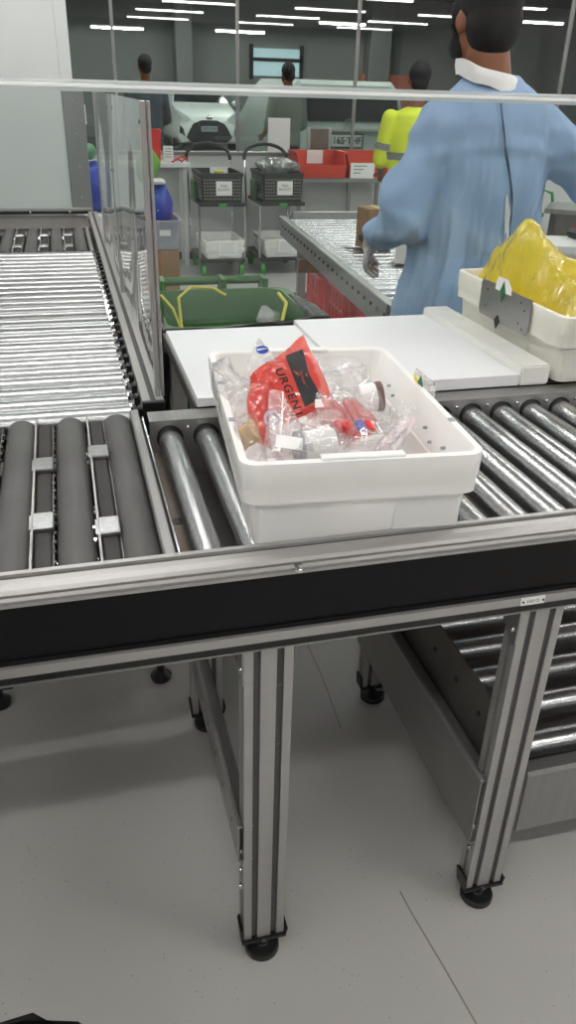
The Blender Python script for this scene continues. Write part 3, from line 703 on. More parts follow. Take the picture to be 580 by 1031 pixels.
# long clear wrapped tube at right
t = thing('sample_tube', 'long clear sample tube in wrinkled wrap lying at the right of the tote', 'tube', tuple(at(400, 435, 1.12)))
G().cyl(at(389, 452, 1.05), at(412, 424, 1.14), .0125, 14).build('tube_body', mat('pinkish_tube', (232, 216, 216), .35), t)
G().tube([at(392, 450, 1.035), at(408, 433, 1.09)], .0025, 6).build('dark_line', M['greybin'], t)
bag('clear wrinkled bag round the long tube at the right of the tote', (at(403, 410, 1.2), at(420, 416, 1.18), at(402, 456, 1.02), at(374, 458, 1.02)), .035, M['clear'], 59, .006)
bag('flat clear bag lying in the front right of the tote contents', (at(340, 430, 1.12), at(392, 425, 1.15), at(405, 458, 1.01), at(345, 460, 1.0)), .025, M['clear'], 61, .009)
bag('clear bag filling the centre of the tote below the pink bag', (at(268, 440, 1.14), at(330, 430, 1.15), at(335, 458, 1.03), at(276, 460, 1.03)), .035, M['clear'], 67, .009)

# yellow bag in the second tote
yb = thing('yellow_bag', 'bulging translucent yellow plastic bag standing in the right tote', 'bag', (1.243, 1.8, .95))
pk = at(523, 226, 1.86)
g = G(); nx, ny = 40, 46; x0, x1, y0, y1 = 1.094, 1.392, 1.562, 2.035
gr = [[None]*(ny+1) for _ in range(nx+1)]
for i in range(nx+1):
    for j in range(ny+1):
        x = x0+(x1-x0)*i/nx; y = y0+(y1-y0)*j/ny
        e = min((x-x0)/.05, (x1-x)/.05, (y-y0)/.06, (y1-y)/.05, 1); e = max(0, e); e = math.sqrt(e*(2-e))
        base = 1.00+e*.125
        dx, dy = x-pk.x, y-pk.y
        s = .085 if dx < 0 else .115
        b = (pk.z-1.12)*math.exp(-((abs(dx)/s)**2.3+(abs(dy)/.13)**2.2))
        p = V((x, y, base+b*e))
        cr = 1-2*abs(noise.noise(p*13)); 
        p.z += e*(.016*noise.noise(p*16+V((3, 1, 2)))+.012*cr)
        p += e*noise.noise_vector(p*18)*.008
        gr[i][j] = g.bm.verts.new(p)
for i in range(nx):
    for j in range(ny): g.face([gr[i][j], gr[i+1][j], gr[i+1][j+1], gr[i][j+1]])
bd = [gr[i][0] for i in range(nx+1)]+[gr[nx][j] for j in range(1, ny+1)]+[gr[i][ny] for i in range(nx-1, -1, -1)]+[gr[0][j] for j in range(ny-1, 0, -1)]
lowv = [g.bm.verts.new((1.243+(v.co.x-1.243)*.94, 1.8+(v.co.y-1.8)*.94, .952)) for v in bd]
for a in range(len(bd)):
    b = (a+1) % len(bd); g.face([bd[b], bd[a], lowv[a], lowv[b]])
g.face(lowv)
g.build('bag_film', M['yelfilm'], yb, sharp=30)

# ------------------------------------------------------------------ corner bin with black liner (front left)
cb = thing('waste_bin', 'open bin with crinkled black liner at the bottom left corner of the view', 'bin', (-.2, .55, 0))
g = G()
def ellr(cx, cy, rx, ry, z, n=28, jit=0, sd=0): return [V((cx+rx*math.cos(2*PI*i/n)+jit*noise.noise(V((i*.9, sd, 1))), cy+ry*math.sin(2*PI*i/n)+jit*noise.noise(V((i*.7, sd, 5))), z+jit*noise.noise(V((i*1.1, sd, 9))))) for i in range(n)]
g.rings([ellr(-.175, .497, .11, .10, 0), ellr(-.175, .497, .135, .125, .47)], cap1=False); g.build('bin_body', M['blackpl'], cb)
G().rings([ellr(-.175, .497, .141, .131, .43, jit=.01, sd=2), ellr(-.175, .497, .143, .134, .492, jit=.012, sd=3), ellr(-.175, .497, .132, .124, .498, jit=.012, sd=4), ellr(-.175, .497, .11, .10, .42, jit=.02, sd=6), ellr(-.175, .497, .03, .03, .38, jit=.02, sd=6)], cap0=False).build('liner', M['bagblack'], cb)

# ------------------------------------------------------------------ wheelie bin
wb = thing('wheelie_bin', 'open green wheelie bin with black liner and yellow straps behind the white boards', 'bin', (.47, 2.42, 0))
bx, by = .470, 2.425
def rrw(w, l, r, z, c): return [p+V((c[0], c[1], 0)) for p in rr(w, l, r, z)]
zr = .925
G().rings([rrw(.34, .36, .04, .06, (bx, by+.03)), rrw(.43, .47, .05, zr-.03, (bx, by)), rrw(.50, .52, .06, zr-.03, (bx, by)), rrw(.50, .52, .06, zr, (bx, by)), rrw(.43, .45, .05, zr+.004, (bx, by)), rrw(.40, .43, .05, zr-.04, (bx, by)), rrw(.31, .33, .04, .09, (bx, by+.03))]).build('bin_body', M['green'], wb)
h = G().cyl((bx-.19, by+.315, zr+.016), (bx+.19, by+.315, zr+.016), .014, 14)
for dx in (-.175, .03, .175): h.box(bx+dx-.009, bx+dx+.009, by+.24, by+.325, zr-.03, zr+.034, .003)
h.build('handle', M['green'], wb)
for s in (-1, 1): G().cyl((bx+s*.19, by+.25, .1), (bx+s*.235, by+.25, .1), .1, 24).build('wheel', M['blackpl'], wb)
def liner(pts, w, seed):
    g = G(); n = len(pts)
    g.tube(pts, w, 10)
    for v in g.bm.verts: v.co += noise.noise_vector(v.co*22+V((seed, 0, 0)))*.02
    bmesh.ops.subdivide_edges(g.bm, edges=g.bm.edges[:], cuts=2, use_grid_fill=True)
    for v in g.bm.verts: v.co += noise.noise_vector(v.co*45+V((seed, 3, 0)))*.008
    return g
liner([(bx-.235, by+.10, zr+.005), (bx-.24, by-.1, zr+.0), (bx-.235, by-.24, zr-.02), (bx-.1, by-.25, zr-.015), (bx+.1, by-.25, zr-.015), (bx+.235, by-.24, zr-.01), (bx+.245, by-.08, zr+.004), (bx+.235, by+.12, zr)], [.012, .022, .028, .025, .025, .028, .022, .012], 3).build('liner', M['bagblack'], wb)
sl = liner([(bx-.255, by-.1, zr-.02), (bx-.262, by-.24, zr-.07), (bx-.265, by-.30, zr-.18), (bx-.262, by-.36, zr-.32), (bx-.25, by-.34, zr-.5)], [.03, .035, .04, .035, .02], 8); sl.build('liner_flap', M['bagblack'], wb)
G().tube([(bx-.16, by-.1, zr-.1), (bx-.155, by+.02, zr+.03), (bx-.10, by+.14, zr+.034), (bx-.02, by+.18, zr+.02), (bx+.02, by+.16, zr+.0)], .0045, 6).tube([(bx-.19, by+.19, zr+.0), (bx-.17, by+.05, zr-.01), (bx-.15, by-.1, zr-.08)], .004, 6).tube([(bx+.20, by+.16, zr-.0), (bx+.19, by+.02, zr+.0), (bx+.14, by-.1, zr-.05)], .006, 6).build('yellow_strap', M['yellow'], wb)
bag('clear plastic scrap in the open mouth of the green wheelie bin', ((bx+.05, by-.15, zr), (bx+.09, by-.08, zr+.02), (bx+.13, by-.14, zr-.0), (bx+.07, by-.19, zr-.01)), .02, M['clear'], 71, .005)
G().box(bx-.16, bx+.16, by-.18, by+.12, zr-.36, zr-.26, .03).build('bin_bag', M['bagblack'], None, 'black rubbish filling the green wheelie bin', 'rubbish')

# ------------------------------------------------------------------ steel roller table
rtl = V((1.185, 2.852, 0)); rd = V((.072, .997, 0)).normalized(); rx_ = V((rd.y, -rd.x, 0))
RT = frame(rtl, rx_, rd)
rt = thing('roller_table', 'stainless roller table with grey rails where the man in blue works', 'table', tuple(rtl), math.atan2(-rd.x, rd.y))
WT, LT, zt = .66, 2.44, .80
def tb(x0, x1, y0, y1, z0, z1, name, m, bev=.003, label=None): return G().box(x0, x1, y0, y1, z0, z1, bev, R=RT).build(name, m, rt, label)
tb(0, .04, 0, LT, zt-.03, zt, 'side_rail', M['steel']); tb(WT-.04, WT, 0, LT, zt-.03, zt, 'side_rail', M['steel'])
tb(0, WT, -.006, .02, zt-.10, zt-.005, 'end_plate', M['steel'])
tb(-.002, .003, 0, .03, zt-.055, zt+.002, 'end_cap', M['blackpl'])
tb(.01, .02, .02, LT, zt-.125, zt-.03, 'side_plate', M['steel']); tb(WT-.02, WT-.01, .02, LT, zt-.17, zt-.03, 'side_plate', M['steel'])
for k in range(24):
    y = .08+k*.098
    g = G().cyl(RT @ V((.045, y, zt-.035)), RT @ V((WT-.045, y, zt-.035)), .027, 16)
    o = g.build('roller', M['zinc'], rt)
    G().cyl(RT @ V((.004, y, zt-.055)), RT @ V((.012, y, zt-.055)), .008, 8).build('axle_nut', M['blackpl'], o)
for y in (.28, 1.86):
    for x in (.02, WT-.065): 
        l = tb(x, x+.05, y, y+.05, .0, zt-.03, 'leg', M['steel'])
tb(0.0, WT, .2, .24, .25, .30, 'shelf_rail', M['steeldk']); tb(0, .04, -.05, 2.45, .26, .30, 'shelf_rail', M['steeldk']); tb(WT-.04, WT, -.05, 2.45, .26, .30, 'shelf_rail', M['steeldk']); tb(0, WT, 2.41, 2.45, .26, .30, 'shelf_rail', M['steeldk'])
for k in range(15): 
    y = .3+k*.14
    G().cyl(RT @ V((.04, y, .275)), RT @ V((WT-.04, y, .275)), .018, 10).build('shelf_roller', M['steeldk'], rt)
tb(.02, .30, 1.84, 1.86, .55, .63, 'wooden_brace', M['wood'])
tb(.08, WT-.08, 2.36, 2.42, zt-.03, zt+.03, 'end_stop', M['steel'])
# red crates on the shelf
def crate(w, l, h, m, t, grid=True):
    g = G().rings([rr(w-.05, l-.05, .02, 0), rr(w-.02, l-.02, .02, h-.02), rr(w, l, .02, h-.02), rr(w, l, .02, h), rr(w-.03, l-.03, .02, h), rr(w-.07, l-.07, .02, .012)])
    for s in (-1, 1):
        for k in range(5):
            y = -l*.4+k*l*.2
            g.box(s*(w/2-.022), s*(w/2-.004), y-.006, y+.006, .01, h-.02)
        g.box(s*(w/2-.024), s*(w/2-.006), -l/2+.03, l/2-.03, h*.5-.006, h*.5+.006)
        for k in range(4):
            x = -w*.36+k*w*.24
            g.box(x-.006, x+.006, s*(l/2-.022), s*(l/2-.004), .01, h-.02)
    return g.build('crate_body', m, t)
c0 = thing('red_crate', 'red plastic crate on the shelf at the far end of the row', 'crate'); W[c0] = Matrix(); crate(.32, .40, .23, M['red'], c0)
cl = ['red plastic crate farthest back on the roller table shelf', 'red plastic crate second from the back on the roller table shelf', 'red plastic crate third from the back on the roller table shelf', 'red plastic crate nearest the front on the roller table shelf']
for k, lb in enumerate(cl):
    o = c0 if k == 0 else dup(c0)
    o.location = RT @ V((.29+.045*k, 1.95-k*.42, .3005)); o.rotation_euler = (0, 0, math.atan2(-rd.x, rd.y)); o['label'] = lb; o['group'] = 'red crates on the lower shelf of the roller table'
# cartons
def carton(name, label, p, w, l, h, rz, m):
    t = thing(name, label, 'box', p, rz)
    T = W[t]
    G().box(-w/2, w/2, -l/2, l/2, 0, h, .003, R=T).build('carton_body', m, t)
    G().box(-.022, .022, -l/2-.0008, l/2+.0008, h-.04, h+.0008, R=T).build('packing_tape', M['tape'], t)
    G().box(-w/2-.0006, -w/2, -.02, .03, .03, .06, R=T).box(-w/2-.0006, -w/2, -.01, .0, .02, .075, R=T).build('printed_arrow', M['ink'], t)
pp = at(412, 267, 3.6); carton('carton', 'white carton with black arrow print lying under the man\'s left sleeve', (1.69, 3.72, .800), .20, .30, .09, -.6, M['cardw'])
carton('carton', 'small brown carton standing behind the gloved hand on the roller table', (1.585, 4.1, .800), .16, .14, .20, .1, M['card'])
# ------------------------------------------------------------------ trolleys with crates
def trolley():
    t = thing('mail_trolley', 'x', 'trolley'); W[t] = Matrix()
    # origin: floor under front left caster; +x right, +y back
    for x, y in ((.0, .0), (.35, 0), (0, .5), (.35, .5)):
        c = G().cyl((x-.016, y, .055), (x+.016, y, .055), .055, 20).build('caster', M['greenb'], t, 'green caster wheel')
        G().cyl((x-.018, y, .055), (x+.018, y, .055), .03, 14).box(x-.02, x+.02, y-.02, y+.02, .108, .13).box(x-.022, x-.018, y-.012, y+.012, .05, .115).box(x+.018, x+.022, y-.012, y+.012, .05, .115).build('fork', M['steeldk'], c)
    G().box(-.03, .38, -.06, .56, .128, .155, .006).build('lower_deck', M['crate'], t)
    G().box(-.03, .38, -.06, .50, .605, .635, .006).build('upper_deck', M['crate'], t)
    G().box(.14, .21, -.064, -.058, .605, .63).build('green_clip', M['greenb'], t)
    g = G()
    g.tube([(-.03, .52, .15), (-.03, .58, .6), (-.03, .66, .93)], .011, 10).tube([(.38, .52, .15), (.38, .58, .6), (.38, .66, .93)], .011, 10)
    g.build('frame_tube', M['chrome'], t)
    for x in (-.03, .38): G().tube([(x, -.01, .15), (x, -.01, .61)], .010, 8).build('front_tube', M['chrome'], t)
    pts = [(-.03, .66, .93)]+[(.175-.205*math.cos(PI*k/10), .66+.05*math.sin(PI*k/10), .96+.105*math.sin(PI*k/10)) for k in range(11)]+[(.38, .66, .93)]
    G().tube(pts, .016, 10).build('handle', M['blackpl'], t)
    G().box(-.055, -.03, .1, .3, .63, .80, .01).build('side_bracket', M['green'], t)
    return t
def mailcrate():
    t = thing('mail_crate', 'x', 'crate'); W[t] = Matrix()
    w, l, h = .37, .52, .24
    g = G().rings([rr(w-.02, l-.02, .015, 0), rr(w-.004, l-.004, .015, h-.03), rr(w+.01, l+.01, .015, h-.03), rr(w+.01, l+.01, .015, h), rr(w-.016, l-.016, .012, h), rr(w-.034, l-.034, .012, .01)])
    g.build('crate_body', M['crate'], t)
    hm = M['belt']
    g = G()
    for i in range(14):
        for j in range(7):
            x = -.155+i*.0238; z = .03+j*.026
            g.box(x-.006, x+.006, -l/2-.0005, -l/2+.012, z-.006, z+.006)
    for i in range(18):
        for j in range(7):
            y = -.22+i*.0255; z = .03+j*.026
            g.box(-w/2-.0005, -w/2+.012, y-.006, y+.006, z-.006, z+.006)
    g.build('perforations', mat('painted_hole_light', (138, 136, 130), .6), t)  # solid pale squares; light through the holes is put into their colour
    s = G().box(-.055, .085, -l/2-.004, -l/2-.0008, .06, .175, .0005).build('paper_sign', M['paper'], t, 'white paper sign')
    text('lettering', 'MAIL\nBUCKET', .030, FX((.015, -l/2-.0044, .122)), M['ink'], s, .0003, 1.)
    return t
def nest():
    t = thing('tote', 'x', 'tote'); W[t] = Matrix()
    tote_body(.37, .52, .105, M['tote'], t)
    return t
TRL = ((1.18, 7.30), (1.735, 7.32))
tr0, cr0, te0 = trolley(), mailcrate(), nest()
sgn = None
for i, (x, y) in enumerate(TRL):
    tr = tr0 if i == 0 else dup(tr0); cr = cr0 if i == 0 else dup(cr0)
    tr.location = (x, y, 0); cr.location = (x+.175, y+.215, .636)
    side = 'left' if i == 0 else 'right'
    tr['label'] = ('black trolley with arched handle and green casters beside the white desk', 'black trolley with arched handle and green casters beside the shelf of red bins')[i]
    cr['label'] = ('dark perforated MAIL BUCKET crate with yellow scraps on the trolley next to the desk', 'dark perforated crate with MAIL BUCKET sign covered by wrinkled plastic')[i]
    tr['group'] = 'mail trolleys'; cr['group'] = 'mail crates'
    for k in range(2):
        te = te0 if (i == 0 and k == 0) else dup(te0)
        te.location = (x+.19, y+.20, .156+k*.055)
        te['label'] = 'white tote %s of the nested pair on the %s trolley deck' % (('at the bottom', 'on top')[k], ('desk side', 'shelf side')[i])
        te['group'] = 'white totes on the trolleys'
    sg_ = G().box(x+.13, x+.30, y-.066, y-.064, .20 if i else .19, .30).build('paper_sign', M['paper'], None, 'white paper notice with fine print on the totes of the %s trolley' % ('desk side', 'shelf side')[i], 'sign')
    g = G()
    for k in range(5): g.box(x+.15, x+.28-.02*(k % 2), y-.0672, y-.066, .290-k*.019, .294-k*.019)
    g.build('print_lines', M['greybin'], sg_)
G().box(1.33, 1.40, 7.44, 7.5, .83, .878).build('scrap_packet', M['yellow'], None, 'yellow packet poking out of the left perforated crate', 'packet')
G().box(1.30, 1.46, 7.55, 7.56, .81, .90).build('paper_sheet', M['paper'], None, 'white sheet standing in the left perforated crate', 'paper')
bag('wrinkled clear plastic sheet over the right perforated crate', ((1.755, 7.29, .918), (2.075, 7.29, .918), (2.075, 7.79, .922), (1.755, 7.79, .922)), .05, film('crinkled_cover_film', (200, 200, 196), (190, 190, 186), .45, .12, 1.5, .8, 30), 81, .02, 14.)

# ------------------------------------------------------------------ white desk and things left
dk = thing('desk', 'white desk with thin legs against the glass wall left of the trolleys', 'desk', (.7, 7.95, 0))
G().box(.2, 1.163, 7.78, 8.12, .875, .91, .003).build('desk_top', M['desk'], dk)
for x, y in ((1.09, 7.82), (1.09, 8.08), (.25, 7.82), (.25, 8.08)): G().box(x, x+.04, y, y+.035, 0, .875, .002).build('leg', M['desk'], dk)
G().box(.25, 1.13, 8.10, 8.12, .2, .24).build('stretcher', M['desk'], dk)
rbk = thing('red_bin', 'red open bin standing on the white desk', 'bin', (.82, 7.93, .911))
W[rbk] = Matrix.Translation((.815, 7.93, .911)); g = G()
G().rings([[p+V((.815, 7.93, 0)) for p in r] for r in (rr(.15, .22, .02, .911), rr(.18, .26, .02, 1.17), rr(.19, .27, .02, 1.18), rr(.16, .24, .02, 1.18), rr(.14, .2, .02, .92))]).build('bin_body', M['red'], rbk)
G().box(.74, .89, 7.795, 7.80, .97, 1.02).build('label_slot', M['redor'], rbk)
cdh = thing('card_holder', 'white printed card leaning beside the red bin on the desk', 'card', (.97, 7.86, .911))
G().box(.925, 1.015, 7.85, 7.853, .911, 1.05, R=None).build('card', M['paper'], cdh)
g = G()
for k in range(4): g.box(.94, 1.0, 7.8485, 7.85, .955+k*.022, .963+k*.022)
g.build('print_lines', M['greybin'], cdh)
g = G().tube([(1.0, 7.82, .918), (1.05, 7.85, .945), (1.09, 7.83, .92), (1.13, 7.86, .95), (1.15, 7.9, .93), (1.1, 7.92, .96), (1.04, 7.88, .93)], .009, 8); g.build('cable', M['redcap'], None, 'tangle of red cable on the right end of the white desk', 'cable')
# blue bag, green bag and grey tub on a carton, seen past the guard
bx0 = thing('grey_tub', 'grey plastic tub with white label standing on a brown carton left of the desk', 'tub', (.67, 6.25, .46))
G().rings([[p+V((.67, 6.25, .46)) for p in r] for r in (rr(.26, .36, .03, 0), rr(.30, .40, .03, .19), rr(.33, .43, .03, .19), rr(.33, .43, .03, .205), rr(.28, .38, .03, .205), rr(.25, .34, .03, .02))]).build('tub_body', M['greybin'], bx0)
G().box(.66, .74, 6.046, 6.052, .56, .60).build('white_label', M['paper'], bx0)
G().box(.54, .80, 6.08, 6.42, 0, .459, .004).build('cardboard_box', M['card'], None, 'brown cardboard box on the floor under the grey tub', 'box')
def lump(name, label, cat, c, r, m, seed, amp=.03):
    g = G().sphere(c, r, 0, 28)
    for v in g.bm.verts: v.co += noise.noise_vector(v.co*9+V((seed, 0, 0)))*amp
    return g.build(name, m, None, label, cat)
lump('cool_bag', 'blue cool bag sitting in the grey tub', 'bag', (.68, 6.24, .73), (.105, .14, .165), M['blue'], 3)
G().box(.60, .73, 6.12, 6.22, .90, .935, .015).build('ice_pack', M['paper'], None, 'white pack lying on top of the blue cool bag', 'pack')
lump('green_bag', 'bright green bag leaning behind the blue cool bag', 'bag', (.63, 6.42, 1.0), (.08, .09, .13), M['greenbag'], 5)
lump('blue_crate_bag', 'tall blue bag just right of the steel hood', 'bag', (.24, 6.3, .87), (.13, .15, .18), M['blue'], 9, .02)
G().box(.08, .40, 6.1, 6.5, 0, .70, .01).build('cabinet', M['desk'], None, 'low white cabinet carrying the blue bag behind the hood post', 'cabinet')
G().sphere((.21, 6.25, 1.105), .055).build('green_ball', mat('dull_green', (92, 150, 108), .5), None, 'small green ball shaped object on the blue bag behind the hood', 'ball')
G().box(.12, .28, WY+.040, WY+.0445, 1.2, 1.36).build('paper_notice', M['paper'], None, 'white notice fixed on the glass just right of the steel hood', 'notice')
# notice on the glass and framed stand
G().box(1.985, 2.205, WY+.040, WY+.0445, SZ, 1.285).build('paper_notice', M['paper'], None, 'blank white sheet on the glass behind the right trolley handle', 'notice')
fs = thing('frame_stand', 'grey mesh panel in silver frame standing on the sill by the red bins', 'stand', (2.47, WY-.1, SZ))
G().box(2.36, 2.385, WY-.06, WY-.035, .80, 1.21).box(2.57, 2.595, WY-.06, WY-.035, .80, 1.21).build('side_rail', M['alu'], fs)
G().box(2.385, 2.57, WY-.055, WY-.040, .82, 1.20).build('mesh_panel', M['brown'], fs)
# shelf with red bins
sh = thing('steel_shelf', 'steel side table carrying two orange red open bins below the glass', 'table', (2.6, 7.85, 0))
G().box(2.14, 3.14, 7.62, 8.10, .765, .80, .003).build('shelf_top', M['steel'], sh)
for x, y in ((2.15, 7.64), (3.08, 7.64), (2.15, 8.04), (3.08, 8.04), (2.78, 8.04)): G().box(x, x+.035, y, y+.035, 0, .765, .002).build('leg', M['steel'], sh)
G().box(2.19, 3.08, 8.0, 8.06, .38, .42).build('lower_rail', M['desk'], sh)
def openbin():
    t = thing('open_bin', 'x', 'bin'); W[t] = Matrix()
    w, l, h = .468, .34, .22
    g = G()
    prof = [(-l/2, 0), (l/2, 0), (l/2+.015, h), (-l/2+.06, h), (-l/2-.02, h*.52), (-l/2-.02, h*.40)]
    pin = [(-l/2+.01, .012), (l/2-.012, .012), (l/2+.003, h)]
    for s in (-1, 1): g.prism(prof, 'x', s*(w/2-.010), s*w/2)
    g.box(-w/2, w/2, -l/2, l/2, 0, .012)
    g.prism([(l/2-.012, .01), (l/2, .0), (l/2+.015, h), (l/2+.003, h)], 'x', -w/2, w/2)
    g.prism([(-l/2, 0), (-l/2+.01, .0), (-l/2-.01, h*.5), (-l/2-.03, h*.5)], 'x', -w/2, w/2)
    for s in (-1, 1): g.box(s*(w/2-.008), s*(w/2+.012), -l/2+.055, l/2+.012, h-.02, h)
    g.build('bin_body', M['redor'], t)
    return t
ob = openbin(); ob.location = (2.39, 7.85, .8005); ob['label'] = 'orange red open front bin on the left end of the steel shelf'
ob2 = dup(ob, (2.885, 7.86, .8005), None, 'orange red open front bin behind the white price card on the shelf')
for o in (ob, ob2): o['group'] = 'open bins on the steel shelf'
c1 = G().box(2.33, 2.49, 8.0, 8.004, .90, 1.02).build('paper_card', M['paper'], None, 'white card standing inside the left orange red bin', 'card')
c2 = thing('paper_card', 'white handwritten card standing before the right orange red bin', 'card', (2.78, 7.63, .80))
G().box(2.66, 2.90, 7.640, 7.644, .801, .935).build('card', M['paper'], c2)
g = G()
for k in range(3): g.box(2.69, 2.82-.03*k, 7.6385, 7.640, .905-k*.03, .911-k*.03)
g.build('print_lines', M['ink'], c2)

# ------------------------------------------------------------------ things at the right behind the man
wt = thing('white_table', 'white topped table behind the man at the right edge', 'table', (3.0, 3.8, 0))
RW = frame((2.36, 3.86, 0), (.96, -.28, 0), (.28, .96, 0))
G().box(0, 1.2, -.30, .02, .845, .885, .004, R=RW).build('table_top', M['desk'], wt)
for x, y in ((.05, -.28), (.05, -.02), (1.1, -.28), (1.1, -.02)): G().box(x, x+.04, y-.02, y+.02, 0, .845, R=RW).build('leg', M['alu'], wt)
rbx = thing('red_dispenser', 'red upright dispenser with black base at the right edge on the white table', 'dispenser', (2.62, 3.72, .885))
G().box(2.56, 2.70, 3.68, 3.78, .93, 1.10, .012).build('dispenser_body', M['red'], rbx)
G().box(2.535, 2.71, 3.66, 3.80, .886, .93, .014).build('base', M['blackpl'], rbx)
sc2 = thing('steel_counter', 'grey steel counter rail behind the right white table', 'counter', (4.4, 6.3, 0))
RC = frame((4.09, 6.5, 0), (.80, -.6, 0), (.6, .8, 0))
G().box(0, 1.4, -.05, .55, .635, .675, .004, R=RC).build('counter_top', M['steel'], sc2)
G().box(.05, 1.4, 0, .5, .42, .635, R=RC).build('front_panel', M['steeldk'], sc2)
for x in (.05, 1.3): G().box(x, x+.06, .0, .06, 0, .635, R=RC).build('leg', M['steel'], sc2)
gt = thing('perforated_crate', 'dark perforated crate on a green trolley half hidden by the man', 'crate', (4.02, 6.75, 0))
G().box(3.85, 4.12, 6.6, 7.0, .62, .90, .01).build('crate_body', M['crate'], gt)
g = G()
for i in range(5):
    for j in range(5): g.box(3.88+i*.05, 3.90+i*.05, 6.598, 6.61, .66+j*.045, .68+j*.045)
g.build('perforations', mat('pale_holes', (170, 170, 164), .6), gt)
G().box(3.84, 4.14, 6.58, 7.02, .585, .62, .004).tube([(4.14, 6.7, .62), (4.16, 6.7, .80), (4.26, 6.7, .77), (4.28, 6.7, .70)], .014, 8).build('green_frame', M['greenb'], gt)
for x, y in ((3.88, 6.64), (4.08, 6.64), (3.88, 6.96), (4.08, 6.96)): G().box(x, x+.03, y, y+.03, 0, .585).build('leg', M['chrome'], gt)
G().box(3.84, 4.10, 6.572, 6.5795, .40, .60).build('paper_notice', M['paper'], None, 'white sheet hanging below the dark crate behind the man', 'notice')

# ------------------------------------------------------------------ cars beyond the glass
def loftx(secs, m, n=0):
    g = G(); g.rings(secs); return g
def wheel_parts(t, x, y, r=.31, w=.2, zg=0.):
    o = G().cyl((x-w/2, y, r+zg), (x+w/2, y, r+zg), r, 28).build('tyre', M['tyre'], t)
    G().cyl((x-w/2-.004, y, r+zg), (x+w/2+.004, y, r+zg), r*.62, 20).build('rim', M['alu'], o)
# hatchback facing us
cxh, cyh = 3.70, 21.5
hb = thing('hatchback_car', 'white hatchback parked nose first beyond the glass, left of the van', 'car', (cxh, cyh+1.9, -.05))
def csec(y, w, z0, z1, wt_, zm=None):
    zm = zm or (z0+z1)*.5
    return [V((cxh+a, cyh+y, b)) for a, b in ((-w*.44, z0), (w*.44, z0), (w*.5, z0+.12), (w*.5, zm), (wt_*.5, z1-.03), (wt_*.44, z1), (-wt_*.44, z1), (-wt_*.5, z1-.03), (-w*.5, zm), (-w*.5, z0+.12))]
secs = [csec(0, 1.36, .22, .66, 1.2), csec(.06, 1.56, .18, .78, 1.34), csec(.3, 1.68, .17, .90, 1.48), csec(1.0, 1.70, .17, 1.02, 1.50), csec(1.15, 1.70, .17, 1.06, 1.50), csec(1.9, 1.70, .17, 1.46, 1.22, .95), csec(2.9, 1.70, .17, 1.50, 1.20, .95), csec(3.6, 1.68, .2, 1.36, 1.16, .95), csec(3.85, 1.6, .25, 1.0, 1.3)]
G().rings(secs).build('car_body', M['carw'], hb, sharp=25)
g = G(); g.rings([[V((cxh-.70, cyh+1.17, 1.075)), V((cxh+.70, cyh+1.17, 1.075)), V((cxh+.70, cyh+1.22, 1.06)), V((cxh-.70, cyh+1.22, 1.06))], [V((cxh-.57, cyh+1.86, 1.445)), V((cxh+.57, cyh+1.86, 1.445)), V((cxh+.57, cyh+1.9, 1.43)), V((cxh-.57, cyh+1.9, 1.43))]]); g.build('windscreen', M['carglass'], hb)
G().prism([(cxh-.44, .20), (cxh-.58, .32), (cxh-.40, .62), (cxh-.2, .70), (cxh+.2, .70), (cxh+.40, .62), (cxh+.58, .32), (cxh+.44, .20)], 'y', cyh-.03, cyh+.08).build('grille', M['blackpl'], hb)
for s in (-1, 1):
    G().prism([(cxh+s*.44, .70), (cxh+s*.60, .66), (cxh+s*.80, .86), (cxh+s*.78, .92), (cxh+s*.55, .80)], 'y', cyh-.01, cyh+.16).build('headlight', M['lamp'], hb)
    G().prism([(cxh+s*.60, .32), (cxh+s*.74, .42), (cxh+s*.72, .58), (cxh+s*.64, .50)], 'y', cyh+.0, cyh+.12).build('fog_light_recess', M['blackpl'], hb)
    G().sphere((cxh+s*.95, cyh+1.35, 1.06), (.11, .07, .08)).build('door_mirror', M['carw'], hb)
    wheel_parts(hb, cxh+s*.74, cyh+.72); wheel_parts(hb, cxh+s*.74, cyh+3.2)
pl = G().box(cxh-.20, cxh+.20, cyh-.045, cyh-.03, .45, .57, .004).build('number_plate', M['greybin'], hb)
text('lettering', '1BO 9HI', .10, FX((cxh, cyh-.047, .51)), M['ink'], pl, .002)
G().sphere((cxh, cyh-.02, .76), (.085, .02, .045)).build('emblem', M['chrome'], hb)
hb.location.z += .10
# van seen from behind
cxv, cyv = 3.88, 11.5
vn = thing('van', 'pale van seen from behind through the glass with plate 165-THF', 'van', (cxv, cyv+2.3, -.05))
def vsec(y, w, z0, z1, wt_): return [V((cxv+a, cyv+y, b)) for a, b in ((-w*.48, z0), (w*.48, z0), (w*.5, z0+.1), (w*.5, 1.05), (wt_*.5, z1-.12), (wt_*.42, z1), (-wt_*.42, z1), (-wt_*.5, z1-.12), (-w*.5, 1.05), (-w*.5, z0+.1))]
G().rings([vsec(0, 1.80, .35, 1.60, 1.50), vsec(.08, 1.88, .3, 1.655, 1.58), vsec(2.2, 1.88, .3, 1.67, 1.62), vsec(2.9, 1.86, .3, 1.2, 1.5), vsec(3.4, 1.7, .35, .95, 1.4)]).build('van_body', M['vanw'], vn, sharp=25)
G().prism([(cxv-.84, 1.155), (cxv+.80, 1.165), (cxv+.72, 1.50), (cxv-.76, 1.50)], 'y', cyv-.02, cyv+.03).build('rear_window', M['carglass'], vn)
G().prism([(cxv-.27, 1.035), (cxv+.60, 1.045), (cxv+.62, 1.075), (cxv-.18, 1.062)], 'y', cyv-.05, cyv+.02).build('tailgate_trim', M['chrome'], vn)
G().lathe((cxv+.05, cyv-.02, 1.125), [(.075, 0), (.075, .02), (.055, .02), (.055, 0)], 24, axis=(0, -1, 0), cap0=False, cap1=False).build('emblem', M['chrome'], vn)
